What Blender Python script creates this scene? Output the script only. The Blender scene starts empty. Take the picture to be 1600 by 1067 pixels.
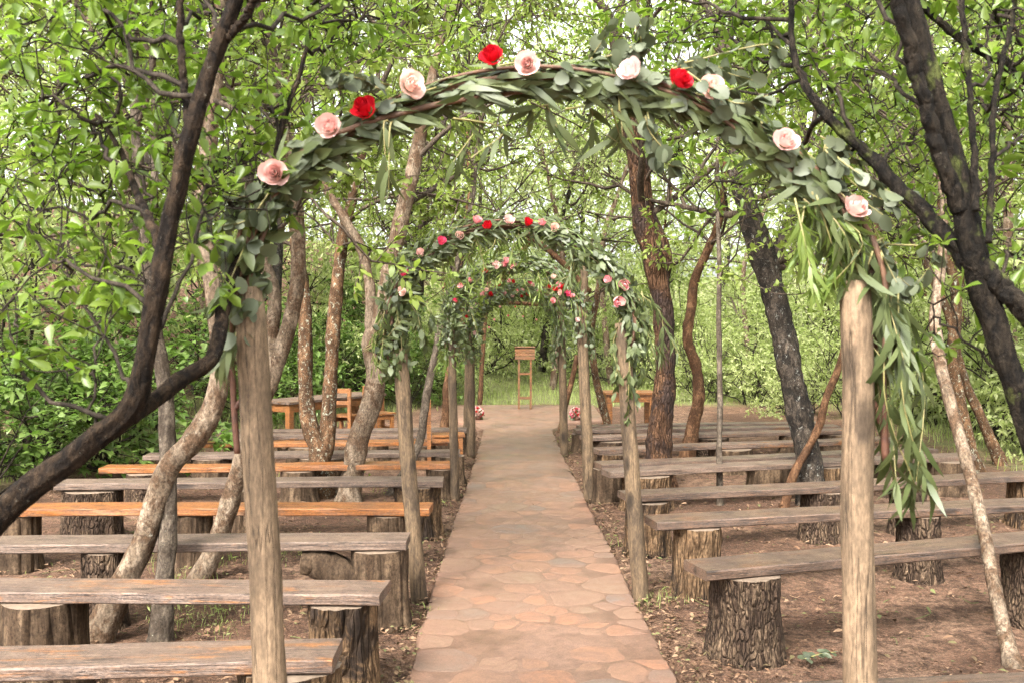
import bpy, math, random
import numpy as np
from mathutils import Vector, Matrix, noise

# ------------------------------------------------------------------ camera, world, sun, exposure
SC = bpy.context.scene
COL = SC.collection
F_PX = 35.0 / 36.0 * 1600.0            # focal length in pixels of the 1600 px wide photograph
TILT = math.atan(33.5 / F_PX)
CAM_Z = 1.6
cam_d = bpy.data.cameras.new('camera')
cam_d.lens = 35.0
cam_d.sensor_width = 36.0
cam_d.clip_start = 0.05
cam_d.clip_end = 600
cam_d.dof.use_dof = True
cam_d.dof.focus_distance = 6.5
cam_d.dof.aperture_fstop = 7.1
cam = bpy.data.objects.new('camera', cam_d)
cam.location = (0, 0, CAM_Z)
cam.rotation_euler = (math.pi / 2 - TILT, 0, 0)
COL.objects.link(cam)
SC.camera = cam

SUN_EL, SUN_AZ = math.radians(48), math.radians(205)     # azimuth measured from +Y towards +X
world = bpy.data.worlds.new('World')
SC.world = world
world.use_nodes = True
wn = world.node_tree
bg = wn.nodes['Background']
sky = wn.nodes.new('ShaderNodeTexSky')
sky.sky_type = 'NISHITA'
sky.sun_disc = False
sky.sun_elevation = SUN_EL
sky.sun_rotation = SUN_AZ
sky.air_density = 1.0
sky.dust_density = 5.0
hs = wn.nodes.new('ShaderNodeHueSaturation')
hs.inputs['Saturation'].default_value = 0.12             # overcast: nearly white sky
wn.links.new(sky.outputs['Color'], hs.inputs['Color'])
wn.links.new(hs.outputs['Color'], bg.inputs['Color'])
bg.inputs['Strength'].default_value = 0.13

sun_d = bpy.data.lights.new('sun', 'SUN')
sun_d.energy = 1.5
sun_d.angle = math.radians(14)
sun_d.color = (1.0, 0.94, 0.86)
sun = bpy.data.objects.new('sun', sun_d)
sdir = Vector((math.sin(SUN_AZ) * math.cos(SUN_EL), math.cos(SUN_AZ) * math.cos(SUN_EL), math.sin(SUN_EL)))
sun.rotation_euler = sdir.to_track_quat('Z', 'Y').to_euler()
sun.location = sdir * 60
COL.objects.link(sun)

SC.view_settings.view_transform = 'Standard'
SC.view_settings.look = 'None'
SC.view_settings.gamma = 1.0
SC.view_settings.use_curve_mapping = False
SC.view_settings.exposure = 2.6
SC.render.engine = 'CYCLES'
SC.cycles.use_denoising = True
SC.cycles.denoising_prefilter = 'NONE'
SC.cycles.max_bounces = 6
SC.cycles.use_adaptive_sampling = True
SC.cycles.adaptive_threshold = 0.03
SC.cycles.diffuse_bounces = 3
SC.cycles.glossy_bounces = 2
SC.cycles.transmission_bounces = 5
SC.cycles.transparent_max_bounces = 4
SC.cycles.caustics_reflective = False
SC.cycles.caustics_refractive = False
SC.render.film_transparent = False

# ------------------------------------------------------------------ helpers
CA, SA = math.cos(TILT), math.sin(TILT)


def ray(px, py):
    u, v = (px - 800.0) / F_PX, (533.5 - py) / F_PX
    return np.array((u, CA + v * SA, v * CA - SA))


def on_plane(px, py, z=0.0):
    d = ray(px, py)
    return np.array((0, 0, CAM_Z)) + d * ((z - CAM_Z) / d[2])


def at(px, py, Y):
    d = ray(px, py)
    return np.array((0, 0, CAM_Z)) + d * (Y / d[1])


def project(P):
    P = np.asarray(P, float).reshape(-1, 3) - np.array((0, 0, CAM_Z))
    dep = P[:, 1] * CA - P[:, 2] * SA
    v = P[:, 1] * SA + P[:, 2] * CA
    dep = np.where(np.abs(dep) < 1e-3, 1e-3, dep)
    return 800 + F_PX * P[:, 0] / dep, 533.5 - F_PX * v / dep, dep


def sstep(a, b, x):
    t = np.clip((x - a) / (b - a), 0, 1)
    return t * t * (3 - 2 * t)


def terrain(x, y):
    x, y = np.asarray(x, float), np.asarray(y, float)
    sd = (x + 4.7) * -0.93 + (y - 10.0) * 0.37
    zl = 0.34 * np.maximum(0, sd - 0.5)
    zl = np.where(y < 6, zl * sstep(2, 6, y), zl)
    zl = np.minimum(zl, 5.0) * sstep(6, -1.5, x - 0.05 * y)
    zr = 0.10 * np.maximum(0, x - 6.5) + 0.05 * np.maximum(0, x - 3) * sstep(16, 30, y)
    zb = 0.07 * np.maximum(0, y - 24)
    z = np.maximum(np.maximum(zl, zr), zb)
    return np.minimum(z, 7.0)


def tz(x, y):
    return float(terrain(x, y))


def new_mesh(name, V, tris=None, quads=None, mat=None, smooth=False):
    V = np.asarray(V, np.float32).reshape(-1, 3)
    parts, sizes = [], []
    if tris is not None and len(tris):
        t = np.asarray(tris, np.int32).reshape(-1, 3)
        parts.append(t.ravel()); sizes.append(np.full(len(t), 3, np.int32))
    if quads is not None and len(quads):
        q = np.asarray(quads, np.int32).reshape(-1, 4)
        parts.append(q.ravel()); sizes.append(np.full(len(q), 4, np.int32))
    me = bpy.data.meshes.new(name)
    idx = np.concatenate(parts); siz = np.concatenate(sizes)
    me.vertices.add(len(V)); me.vertices.foreach_set('co', V.ravel())
    me.loops.add(len(idx)); me.loops.foreach_set('vertex_index', idx)
    me.polygons.add(len(siz))
    st = np.zeros(len(siz), np.int32); st[1:] = np.cumsum(siz)[:-1]
    me.polygons.foreach_set('loop_start', st)
    me.update(calc_edges=True)
    me.polygons.foreach_set('use_smooth', np.full(len(siz), bool(smooth)))
    if mat is not None:
        me.materials.append(mat)
    me.validate(verbose=False)
    return me


class MB:
    """collects verts and faces (world coordinates) for one mesh"""
    def __init__(self):
        self.V, self.T, self.Q, self.n = [], [], [], 0

    def add(self, V, tris=None, quads=None):
        V = np.asarray(V, float).reshape(-1, 3)
        if tris is not None and len(tris):
            self.T.append(np.asarray(tris, int).reshape(-1, 3) + self.n)
        if quads is not None and len(quads):
            self.Q.append(np.asarray(quads, int).reshape(-1, 4) + self.n)
        self.V.append(V); self.n += len(V)

    def box(self, c, s, R=None):
        x, y, z = np.array(s) / 2.0
        b = min(x, y, z) * 0.14
        V, Q = [], []
        for zz, k in ((-z, 1), (-z + b, 0), (z - b, 0), (z, 1)):
            o = b * k
            V += [(-x + o, -y + o, zz), (x - o, -y + o, zz), (x - o, y - o, zz), (-x + o, y - o, zz)]
        for r in range(3):
            for i in range(4):
                j = (i + 1) % 4
                Q.append((r * 4 + i, r * 4 + j, r * 4 + 4 + j, r * 4 + 4 + i))
        Q += [(3, 2, 1, 0), (12, 13, 14, 15)]
        V = np.array(V)
        if R is not None:
            V = V @ np.asarray(R).T
        self.add(V + np.asarray(c), quads=Q)

    def tube(self, pts, rad, sides=8, bump=0.0, seed=0, cap=True, relief=0.0):
        P = np.asarray(pts, float)
        n = len(P)
        r = np.broadcast_to(np.asarray(rad, float), (n,)).copy()
        T = np.gradient(P, axis=0)
        T /= np.linalg.norm(T, axis=1)[:, None] + 1e-9
        a = np.array((0, 1.0, 0)) if abs(T[0][1]) < 0.9 else np.array((1.0, 0, 0))
        V = []
        ang = np.arange(sides) * 2 * np.pi / sides
        for i in range(n):
            a = a - T[i] * a.dot(T[i]); a /= np.linalg.norm(a) + 1e-9
            b = np.cross(T[i], a)
            rr = np.full(sides, r[i])
            if bump:
                for k in range(sides):
                    q = Vector((math.cos(ang[k]) * 1.3 + seed * 3.1, math.sin(ang[k]) * 1.3, i * 14.0 / n + seed))
                    rr[k] *= 1 + bump * noise.noise(q) + 0.5 * bump * noise.noise(q * 2.7)
                    if relief:
                        w = P[i] * 16.0
                        q3 = Vector((math.cos(ang[k]) * 3.0 + w[0] * .3, math.sin(ang[k]) * 3.0 + w[1] * .3, w[2] + seed))
                        rr[k] *= 1 + relief * (.5 - 2.0 * abs(noise.noise(q3))) + .5 * relief * noise.noise(q3 * 2.6)
            V.append(P[i] + np.outer(np.cos(ang) * rr, a) + np.outer(np.sin(ang) * rr, b))
        V = np.concatenate(V)
        i0 = (np.arange(n - 1)[:, None] * sides + np.arange(sides)[None, :])
        i1 = (np.arange(n - 1)[:, None] * sides + (np.arange(sides)[None, :] + 1) % sides)
        Q = np.stack([i0, i1, i1 + sides, i0 + sides], -1).reshape(-1, 4)
        tr = []
        if cap:
            m = len(V)
            V = np.concatenate([V, P[:1] - T[:1] * r[0] * .05, P[-1:] + T[-1:] * r[-1] * .15])
            for k in range(sides):
                tr.append((m, (k + 1) % sides, k))
                tr.append((m + 1, (n - 1) * sides + k, (n - 1) * sides + (k + 1) % sides))
        self.add(V, tris=tr, quads=Q)

    def mesh(self, name, mat, smooth=True, origin=(0, 0, 0)):
        V = np.concatenate(self.V) - np.asarray(origin)
        return new_mesh(name, V, np.concatenate(self.T) if self.T else None,
                        np.concatenate(self.Q) if self.Q else None, mat, smooth)

    def build(self, name, mat, parent=None, smooth=True, origin=None):
        o = np.zeros(3) if origin is None else np.asarray(origin)
        if origin is None and parent is not None:
            o = np.array(root_of(parent))
        return link(name, self.mesh(name, mat, smooth, o), parent)


def root_of(ob):
    loc = np.zeros(3)
    while ob is not None:
        loc += np.array(ob.location); ob = ob.parent
    return loc


def link(name, data, parent=None):
    ob = bpy.data.objects.new(name, data)
    COL.objects.link(ob)
    if parent is not None:
        ob.parent = parent
    return ob


def tag(o, label=None, cat=None, group=None, kind=None):
    for k, v in (('label', label), ('category', cat), ('group', group), ('kind', kind)):
        if v:
            o[k] = v
    return o


def thing(name, label, cat, loc=(0, 0, 0), group=None, rz=0.0):
    o = bpy.data.objects.new(name, None)
    o.empty_display_size = 0.1
    COL.objects.link(o)
    o.location = tuple(float(v) for v in loc)
    o.rotation_euler = (0, 0, rz)
    return tag(o, label, cat, group)


def copy_tree(o, parent=None):
    c = o.copy()
    COL.objects.link(c)
    c.parent = parent
    for ch in list(o.children):
        copy_tree(ch, c)
    return c


def smooth_line(pts, n):
    """Catmull-Rom through pts, n samples"""
    P = np.asarray(pts, float)
    if len(P) < 3:
        t = np.linspace(0, 1, n)[:, None]
        return P[0] * (1 - t) + P[-1] * t
    Q = np.vstack([2 * P[0] - P[1], P, 2 * P[-1] - P[-2]])
    seg = np.linalg.norm(np.diff(P[:, :3], axis=0), axis=1)
    cum = np.concatenate([[0], np.cumsum(seg)])
    out = []
    for s in np.linspace(0, cum[-1], n):
        i = min(int(np.searchsorted(cum, s, 'right')) - 1, len(P) - 2)
        t = (s - cum[i]) / max(seg[i], 1e-9)
        p0, p1, p2, p3 = Q[i], Q[i + 1], Q[i + 2], Q[i + 3]
        out.append(0.5 * ((2 * p1) + (-p0 + p2) * t + (2 * p0 - 5 * p1 + 4 * p2 - p3) * t * t + (-p0 + 3 * p1 - 3 * p2 + p3) * t ** 3))
    return np.array(out)


def unit(v):
    v = np.asarray(v, float)
    return v / (np.linalg.norm(v, axis=-1, keepdims=True) + 1e-9)


# ------------------------------------------------------------------ materials
def mat_new(name):
    m = bpy.data.materials.new(name)
    m.use_nodes = True
    nt = m.node_tree
    return m, nt, nt.nodes['Principled BSDF'], nt.nodes['Material Output']


def N(nt, kind, **kw):
    n = nt.nodes.new(kind)
    for k, v in kw.items():
        if k.startswith('i_'):
            key = k[2:]
            n.inputs[int(key) if key.isdigit() else key.replace('_', ' ')].default_value = v
        else:
            setattr(n, k, v)
    return n


def ramp(nt, src, stops):
    r = nt.nodes.new('ShaderNodeValToRGB')
    el = r.color_ramp.elements
    while len(el) < len(stops):
        el.new(0.5)
    for e, (p, c) in zip(el, stops):
        e.position = p
        e.color = (c[0], c[1], c[2], 1) if len(c) == 3 else c
    nt.links.new(src, r.inputs[0])
    return r.outputs[0]


def mix(nt, fac, a, b, blend='MIX'):
    m = nt.nodes.new('ShaderNodeMix')
    m.data_type = 'RGBA'
    m.blend_type = blend
    for sock, v in ((m.inputs[0], fac), (m.inputs[6], a), (m.inputs[7], b)):
        if hasattr(v, 'is_linked'):
            nt.links.new(v, sock)
        elif isinstance(v, (int, float)):
            sock.default_value = v
        else:
            sock.default_value = (v[0], v[1], v[2], 1)
    return m.outputs[2]


def coords(nt, scale=(1, 1, 1), rnd=True, kind='Object'):
    tc = nt.nodes.new('ShaderNodeTexCoord')
    mp = nt.nodes.new('ShaderNodeMapping')
    mp.inputs['Scale'].default_value = scale
    src = tc.outputs[kind]
    if rnd:
        oi = nt.nodes.new('ShaderNodeObjectInfo')
        mul = N(nt, 'ShaderNodeMath', operation='MULTIPLY', i_1=37.0)
        nt.links.new(oi.outputs['Random'], mul.inputs[0])
        ad = N(nt, 'ShaderNodeVectorMath', operation='ADD')
        nt.links.new(src, ad.inputs[0]); nt.links.new(mul.outputs[0], ad.inputs[1])
        src = ad.outputs[0]
    nt.links.new(src, mp.inputs['Vector'])
    return mp.outputs[0]


def noise_tex(nt, vec, scale, detail=4, rough=0.6, dist=0.0):
    n = N(nt, 'ShaderNodeTexNoise')
    n.inputs['Scale'].default_value = scale
    n.inputs['Detail'].default_value = detail
    n.inputs['Roughness'].default_value = rough
    n.inputs['Distortion'].default_value = dist
    nt.links.new(vec, n.inputs['Vector'])
    return n.outputs[0]


def bump(nt, bsdf, h, strength, dist=0.01):
    b = N(nt, 'ShaderNodeBump')
    b.inputs['Strength'].default_value = strength
    b.inputs['Distance'].default_value = dist
    nt.links.new(h, b.inputs['Height'])
    nt.links.new(b.outputs[0], bsdf.inputs['Normal'])


def grit(nt, col, v, scale, lo, hi):
    g = noise_tex(nt, v, scale, 3, 0.7)
    return mix(nt, 1.0, col, ramp(nt, g, [(0.36, (lo,) * 3), (0.64, (hi,) * 3)]), 'MULTIPLY')


def leaf_mat(name, cols, trans, tfac=0.4, rough=0.45, spec=0.4):
    """cols: colours picked per leaf (random per island + random per object)"""
    m, nt, b, out = mat_new(name)
    geo = N(nt, 'ShaderNodeNewGeometry')
    oi = N(nt, 'ShaderNodeObjectInfo')
    ad = N(nt, 'ShaderNodeMath', operation='ADD')
    nt.links.new(geo.outputs['Random Per Island'], ad.inputs[0])
    nt.links.new(oi.outputs['Random'], ad.inputs[1])
    fr = N(nt, 'ShaderNodeMath', operation='FRACT')
    nt.links.new(ad.outputs[0], fr.inputs[0])
    k = len(cols)
    col = ramp(nt, fr.outputs[0], [(i / (k - 1), c) for i, c in enumerate(cols)])
    nt.links.new(col, b.inputs['Base Color'])
    b.inputs['Roughness'].default_value = rough
    b.inputs['Specular IOR Level'].default_value = spec
    tr = N(nt, 'ShaderNodeBsdfTranslucent')
    tcol = mix(nt, 1.0, col, trans, 'MULTIPLY')
    nt.links.new(tcol, tr.inputs['Color'])
    mx = N(nt, 'ShaderNodeMixShader')
    mx.inputs[0].default_value = tfac
    nt.links.new(b.outputs[0], mx.inputs[1]); nt.links.new(tr.outputs[0], mx.inputs[2])
    nt.links.new(mx.outputs[0], out.inputs['Surface'])
    return m


def bark_mat(name, c1, c2, lichen=0.0, lcol=(.42, .43, .36), streak=0.22, sc=1.0, moss=0.0, patch=None, crack=0, psc=3.1):
    m, nt, b, out = mat_new(name)
    v = coords(nt, (sc, sc, sc * streak))
    v2 = coords(nt, (sc, sc, sc * 0.8))
    n1 = noise_tex(nt, v, 22, 6, 0.65, 0.6)
    n2 = noise_tex(nt, v2, 5, 4, 0.6)
    col = ramp(nt, n1, [(0.40, c1), (0.62, c2)])
    dark = tuple(c * 0.55 for c in c1)
    col = mix(nt, ramp(nt, n2, [(0.35, (0, 0, 0)), (0.65, (.6, .6, .6))]), col, dark)
    if patch:
        pn = noise_tex(nt, v2, psc, 6, 0.72, 0.5)
        col = mix(nt, ramp(nt, pn, [(0.48, (0, 0, 0)), (0.56, (.85, .85, .85))]), col, patch)
    if lichen:
        vo = noise_tex(nt, v2, 30, 6, 0.8, 0.6)
        t = 0.70 - 0.22 * lichen
        col = mix(nt, ramp(nt, vo, [(t, (0, 0, 0)), (t + .04, (.9, .9, .9))]), col, lcol)
    if moss:
        mo = noise_tex(nt, v2, 4, 4, 0.7)
        t = 0.68 - 0.25 * moss
        col = mix(nt, ramp(nt, mo, [(t, (0, 0, 0)), (t + .1, (.7, .7, .7))]), col, (.085, .10, .025))
    col = grit(nt, col, coords(nt, (sc, sc, sc * .7)), 75, .48, 1.24)
    h = n1
    if crack:
        vc = coords(nt, (sc, sc, sc * streak * 1.1))
        wob = N(nt, 'ShaderNodeVectorMath', operation='ADD')
        wn2 = N(nt, 'ShaderNodeTexNoise'); wn2.inputs['Scale'].default_value = 14
        nt.links.new(vc, wn2.inputs['Vector'])
        ws = N(nt, 'ShaderNodeVectorMath', operation='SCALE'); ws.inputs[3].default_value = .05
        nt.links.new(wn2.outputs['Color'], ws.inputs[0])
        nt.links.new(vc, wob.inputs[0]); nt.links.new(ws.outputs[0], wob.inputs[1])
        vo2 = N(nt, 'ShaderNodeTexVoronoi', feature='DISTANCE_TO_EDGE'); vo2.inputs['Scale'].default_value = crack
        nt.links.new(wob.outputs[0], vo2.inputs['Vector'])
        cm = noise_tex(nt, v2, 8, 3, 0.6)
        cr = mix(nt, 1.0, ramp(nt, vo2.outputs[0], [(0.02, (.8, .8, .8)), (0.20, (0, 0, 0))]), ramp(nt, cm, [(0.40, (.15, .15, .15)), (0.6, (1, 1, 1))]), 'MULTIPLY')
        col = mix(nt, cr, col, tuple(c * 0.3 for c in c1))
        inv = ramp(nt, vo2.outputs[0], [(0.0, (0, 0, 0)), (0.2, (1, 1, 1))])
        ad2 = N(nt, 'ShaderNodeMath', operation='ADD')
        nt.links.new(inv, ad2.inputs[0]); nt.links.new(n1, ad2.inputs[1])
        h = ad2.outputs[0]
    nt.links.new(col, b.inputs['Base Color'])
    b.inputs['Roughness'].default_value = 0.9
    b.inputs['Specular IOR Level'].default_value = 0.12
    bump(nt, b, h, 0.9, 0.015)
    return m


def plank_mat(name, base, dark, orange_amt, orange=(.42, .155, .035), rough=0.55):
    m, nt, b, out = mat_new(name)
    v = coords(nt, (1.8, 50, 50))
    v2 = coords(nt, (1.3, 7.0, 7.0))
    v3 = coords(nt, (1, 1, 1))
    v5 = coords(nt, (.35, 14, 14))
    v6 = coords(nt, (2.2, 9, 9))
    g = noise_tex(nt, v, 3.0, 7, 0.7, 0.35)
    p = noise_tex(nt, v2, 2.1, 7, 0.72, 0.5)
    w = noise_tex(nt, v3, 5.0, 6, 0.7)
    sp = noise_tex(nt, v5, 2.2, 4, 0.55)
    col = ramp(nt, g, [(0.36, dark), (0.5, base), (0.66, tuple(min(1, c * 1.35) for c in base))])
    if orange_amt > 0:
        t = 0.68 - 0.36 * orange_amt
        og = mix(nt, ramp(nt, g, [(.38, (0, 0, 0)), (.62, (1, 1, 1))]), tuple(c * 0.6 for c in orange), tuple(min(1, c * 1.3) for c in orange))
        col = mix(nt, ramp(nt, p, [(t, (0, 0, 0)), (t + .09, (.92, .92, .92))]), col, og)
    col = mix(nt, ramp(nt, w, [(0.46, (0, 0, 0)), (0.66, (.6, .6, .6))]), col, dark)
    split = ramp(nt, sp, [(0.488, (0, 0, 0)), (0.5, (.9, .9, .9)), (0.512, (0, 0, 0))])
    col = mix(nt, split, col, tuple(c * .3 for c in dark))
    vo = N(nt, 'ShaderNodeTexVoronoi'); vo.inputs['Scale'].default_value = 1.0
    nt.links.new(v6, vo.inputs['Vector'])
    col = mix(nt, ramp(nt, vo.outputs['Distance'], [(0.10, (.85, .85, .85)), (0.20, (0, 0, 0))]), col, tuple(c * .5 for c in dark))
    col = grit(nt, col, coords(nt, (.5, 1, 1)), 130, .48, 1.02)
    nt.links.new(col, b.inputs['Base Color'])
    nt.links.new(ramp(nt, w, [(0.3, (rough - .12,) * 3), (0.7, (rough + .22,) * 3)]), b.inputs['Roughness'])
    sb = N(nt, 'ShaderNodeMath', operation='SUBTRACT')
    nt.links.new(g, sb.inputs[0]); nt.links.new(split, sb.inputs[1])
    bump(nt, b, sb.outputs[0], 0.6, 0.006)
    return m


def pole_mat(name, c1, c2, dirt):
    m, nt, b, out = mat_new(name)
    v = coords(nt, (1, 1, 0.07))
    v2 = coords(nt, (1, 1, 0.30))
    v3 = coords(nt, (1, 1, 0.035))
    v4 = coords(nt, (1, 1, 0.45))
    g = noise_tex(nt, v, 60, 6, 0.7, 0.5)
    p = noise_tex(nt, v2, 9, 6, 0.7, 0.5)
    sp = noise_tex(nt, v3, 26, 3, 0.5)
    col = ramp(nt, g, [(0.38, c2), (0.5, c1), (0.66, tuple(min(1, c * 1.25) for c in c1))])
    col = mix(nt, ramp(nt, p, [(0.43, (0, 0, 0)), (0.60, (.85, .85, .85))]), col, dirt)
    split = ramp(nt, sp, [(0.49, (0, 0, 0)), (0.5, (.75, .75, .75)), (0.51, (0, 0, 0))])
    col = mix(nt, split, col, tuple(c * .35 for c in dirt))
    vo = N(nt, 'ShaderNodeTexVoronoi'); vo.inputs['Scale'].default_value = 7.5
    nt.links.new(v4, vo.inputs['Vector'])
    col = mix(nt, ramp(nt, vo.outputs['Distance'], [(0.10, (.9, .9, .9)), (0.22, (0, 0, 0))]), col, tuple(c * .45 for c in dirt))
    col = grit(nt, col, coords(nt, (1, 1, .3)), 120, .54, 1.00)
    nt.links.new(col, b.inputs['Base Color'])
    b.inputs['Roughness'].default_value = 0.8
    b.inputs['Specular IOR Level'].default_value = 0.25
    sb = N(nt, 'ShaderNodeMath', operation='SUBTRACT')
    nt.links.new(g, sb.inputs[0]); nt.links.new(split, sb.inputs[1])
    bump(nt, b, sb.outputs[0], 0.6, 0.008)
    return m


def simple_mat(name, c, c2=None, sc=12, rough=0.7, bmp=0.3, dist=0.01, stretch=(1, 1, 1)):
    m, nt, b, out = mat_new(name)
    n1 = noise_tex(nt, coords(nt, stretch), sc, 6, 0.65, 0.2)
    c2 = c2 or tuple(x * 0.6 for x in c)
    nt.links.new(ramp(nt, n1, [(0.3, c2), (0.7, c)]), b.inputs['Base Color'])
    b.inputs['Roughness'].default_value = rough
    if bmp:
        bump(nt, b, n1, bmp, dist)
    return m


def petal_mat(name, c, tip):
    m, nt, b, out = mat_new(name)
    geo = N(nt, 'ShaderNodeNewGeometry')
    col = ramp(nt, geo.outputs['Random Per Island'], [(0.0, c), (1.0, tip)])
    nt.links.new(col, b.inputs['Base Color'])
    b.inputs['Roughness'].default_value = 0.6
    b.inputs['Specular IOR Level'].default_value = 0.2
    tr = N(nt, 'ShaderNodeBsdfTranslucent')
    nt.links.new(col, tr.inputs['Color'])
    mx = N(nt, 'ShaderNodeMixShader'); mx.inputs[0].default_value = 0.3
    nt.links.new(b.outputs[0], mx.inputs[1]); nt.links.new(tr.outputs[0], mx.inputs[2])
    nt.links.new(mx.outputs[0], out.inputs['Surface'])
    return m


M = {}
G = (1.32, 1.52, 1.0)       # transmitted light is yellower
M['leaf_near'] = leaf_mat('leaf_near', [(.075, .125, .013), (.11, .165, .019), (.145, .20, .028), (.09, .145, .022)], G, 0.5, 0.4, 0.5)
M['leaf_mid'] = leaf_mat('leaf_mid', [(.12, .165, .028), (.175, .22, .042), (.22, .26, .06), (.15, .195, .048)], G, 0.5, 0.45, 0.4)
M['leaf_far'] = leaf_mat('leaf_far', [(.18, .22, .065), (.25, .285, .10), (.31, .335, .145), (.23, .26, .11)], G, 0.5, 0.5, 0.4)  # background leaves lightened: bright, hazy distance put into the colour
M['leaf_wood'] = leaf_mat('leaf_wood', [(.24, .28, .10), (.32, .345, .145), (.38, .40, .19), (.30, .32, .155)], G, 0.5, 0.5, 0.4)  # paler still: haze and glare over the far wood painted into its leaves
M['leaf_broad'] = leaf_mat('leaf_broad', [(.075, .13, .022), (.11, .175, .035), (.15, .21, .055), (.09, .15, .03)], G, 0.4, 0.4, 0.5)
M['willow'] = leaf_mat('willow', [(.045, .060, .019), (.075, .095, .033), (.105, .125, .05), (.058, .076, .026)], (1.3, 1.4, .9), 0.25, 0.45, 0.4)
M['dollar'] = leaf_mat('dollar', [(.050, .063, .032), (.080, .095, .052), (.110, .125, .075), (.040, .050, .024)], (1.2, 1.3, .9), 0.2, 0.5, 0.35)
M['fern'] = leaf_mat('fern', [(.09, .14, .025), (.14, .19, .04), (.18, .23, .06)], G, 0.4, 0.45, 0.4)
M['grass'] = leaf_mat('grass', [(.17, .21, .055), (.24, .28, .085), (.32, .34, .14)], G, 0.45, 0.5, 0.3)
M['litter'] = leaf_mat('litter', [(.06, .034, .02), (.15, .085, .048), (.24, .155, .095), (.09, .05, .03), (.12, .13, .05)], (1, 1, 1), 0.05, 0.8, 0.2)

M['bark_dark'] = bark_mat('bark_dark', (.007, .0048, .0034), (.042, .027, .016), 0.36, (.15, .14, .11), streak=.5, sc=2.2)
M['bark_moss'] = bark_mat('bark_moss', (.006, .005, .004), (.028, .021, .014), 0.2, (.12, .12, .085), moss=0.45, streak=.5, sc=2.2)
M['bark_pale'] = bark_mat('bark_pale', (.12, .085, .056), (.25, .19, .135), 0.35, (.32, .30, .24), patch=(.07, .04, .022), psc=9, streak=.4)
M['bark_lichen'] = bark_mat('bark_lichen', (.07, .037, .018), (.18, .10, .052), 0.62, (.30, .32, .25), patch=(.05, .028, .015), psc=10, streak=.4)
M['bark_brown'] = bark_mat('bark_brown', (.06, .03, .016), (.15, .08, .042), 0.10, (.25, .22, .16), patch=(.028, .02, .018), crack=34)
M['bark_red'] = bark_mat('bark_red', (.07, .033, .016), (.21, .115, .06), 0.25, (.26, .235, .18), patch=(.055, .028, .015), psc=9, streak=.4)
M['bark_black'] = bark_mat('bark_black', (.022, .017, .013), (.10, .078, .058), 0.5, (.25, .25, .22), streak=.4, patch=(.014, .012, .010), psc=8)
M['bark_grey'] = bark_mat('bark_grey', (.075, .058, .043), (.17, .135, .10), 0.3, (.26, .25, .20), patch=(.05, .037, .026), psc=10, streak=.4)
M['twig'] = bark_mat('twig', (.018, .014, .010), (.055, .042, .031), 0.0)
M['twig_pale'] = bark_mat('twig_pale', (.05, .037, .026), (.12, .09, .065), 0.0)
M['post'] = pole_mat('post', (.222, .152, .093), (.166, .111, .066), (.118, .081, .050))
M['post_dark'] = pole_mat('post_dark', (.17, .115, .066), (.10, .066, .038), (.055, .038, .024))
M['stump_bark'] = bark_mat('stump_bark', (.06, .038, .025), (.19, .13, .082), 0.0, patch=(.05, .032, .022), streak=.26, crack=52, psc=7)
M['stump_sawn'] = bark_mat('stump_sawn', (.055, .034, .02), (.185, .125, .077), 0.0, patch=(.055, .036, .022), streak=.10, psc=6, crack=9)
M['stump_split'] = bark_mat('stump_split', (.12, .072, .038), (.23, .145, .08), 0.0, patch=(.014, .011, .010), streak=.14, crack=34, psc=5)
M['cut'] = simple_mat('cut', (.20, .145, .10), (.10, .07, .046), 30, 0.8)
M['plank_grey'] = plank_mat('plank_grey', (.155, .103, .072), (.060, .036, .023), 0.16, (.26, .11, .035))
M['plank_worn'] = plank_mat('plank_worn', (.162, .107, .076), (.064, .038, .025), 0.40, (.32, .125, .03))
M['plank_orange'] = plank_mat('plank_orange', (.20, .10, .045), (.085, .042, .02), 0.88, (.30, .105, .022), rough=0.45)
M['plank_brown'] = plank_mat('plank_brown', (.128, .080, .054), (.046, .028, .018), 0.34, (.17, .068, .026), 0.42)
M['varnish'] = plank_mat('varnish', (.30, .14, .05), (.15, .06, .02), 0.9, (.34, .13, .035), 0.4)
M['varnish_dark'] = plank_mat('varnish_dark', (.19, .085, .03), (.09, .038, .014), 0.6, (.22, .085, .024), 0.45)
M['rust'] = simple_mat('rust', (.14, .055, .028), (.055, .024, .016), 40, 0.7, 0.3, 0.004)
M['vine'] = simple_mat('vine', (.13, .062, .030), (.045, .024, .014), 30, 0.75, 0.4, 0.006)
M['stem'] = simple_mat('stem', (.24, .22, .07), (.15, .12, .05), 20, 0.6, 0.0)
M['petal_blush'] = petal_mat('petal_blush', (.80, .46, .42), (.86, .63, .57))
M['petal_peach'] = petal_mat('petal_peach', (.82, .50, .42), (.87, .66, .57))
M['petal_red'] = petal_mat('petal_red', (.42, .004, .012), (.62, .012, .025))
M['petal_pink'] = petal_mat('petal_pink', (.76, .25, .285), (.83, .44, .44))
M['petal_hot'] = petal_mat('petal_hot', (.58, .04, .12), (.74, .11, .20))
M['petal_white'] = petal_mat('petal_white', (.80, .52, .49), (.87, .68, .64))
M['sepal'] = simple_mat('sepal', (.09, .15, .04), None, 10, 0.5, 0)


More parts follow.
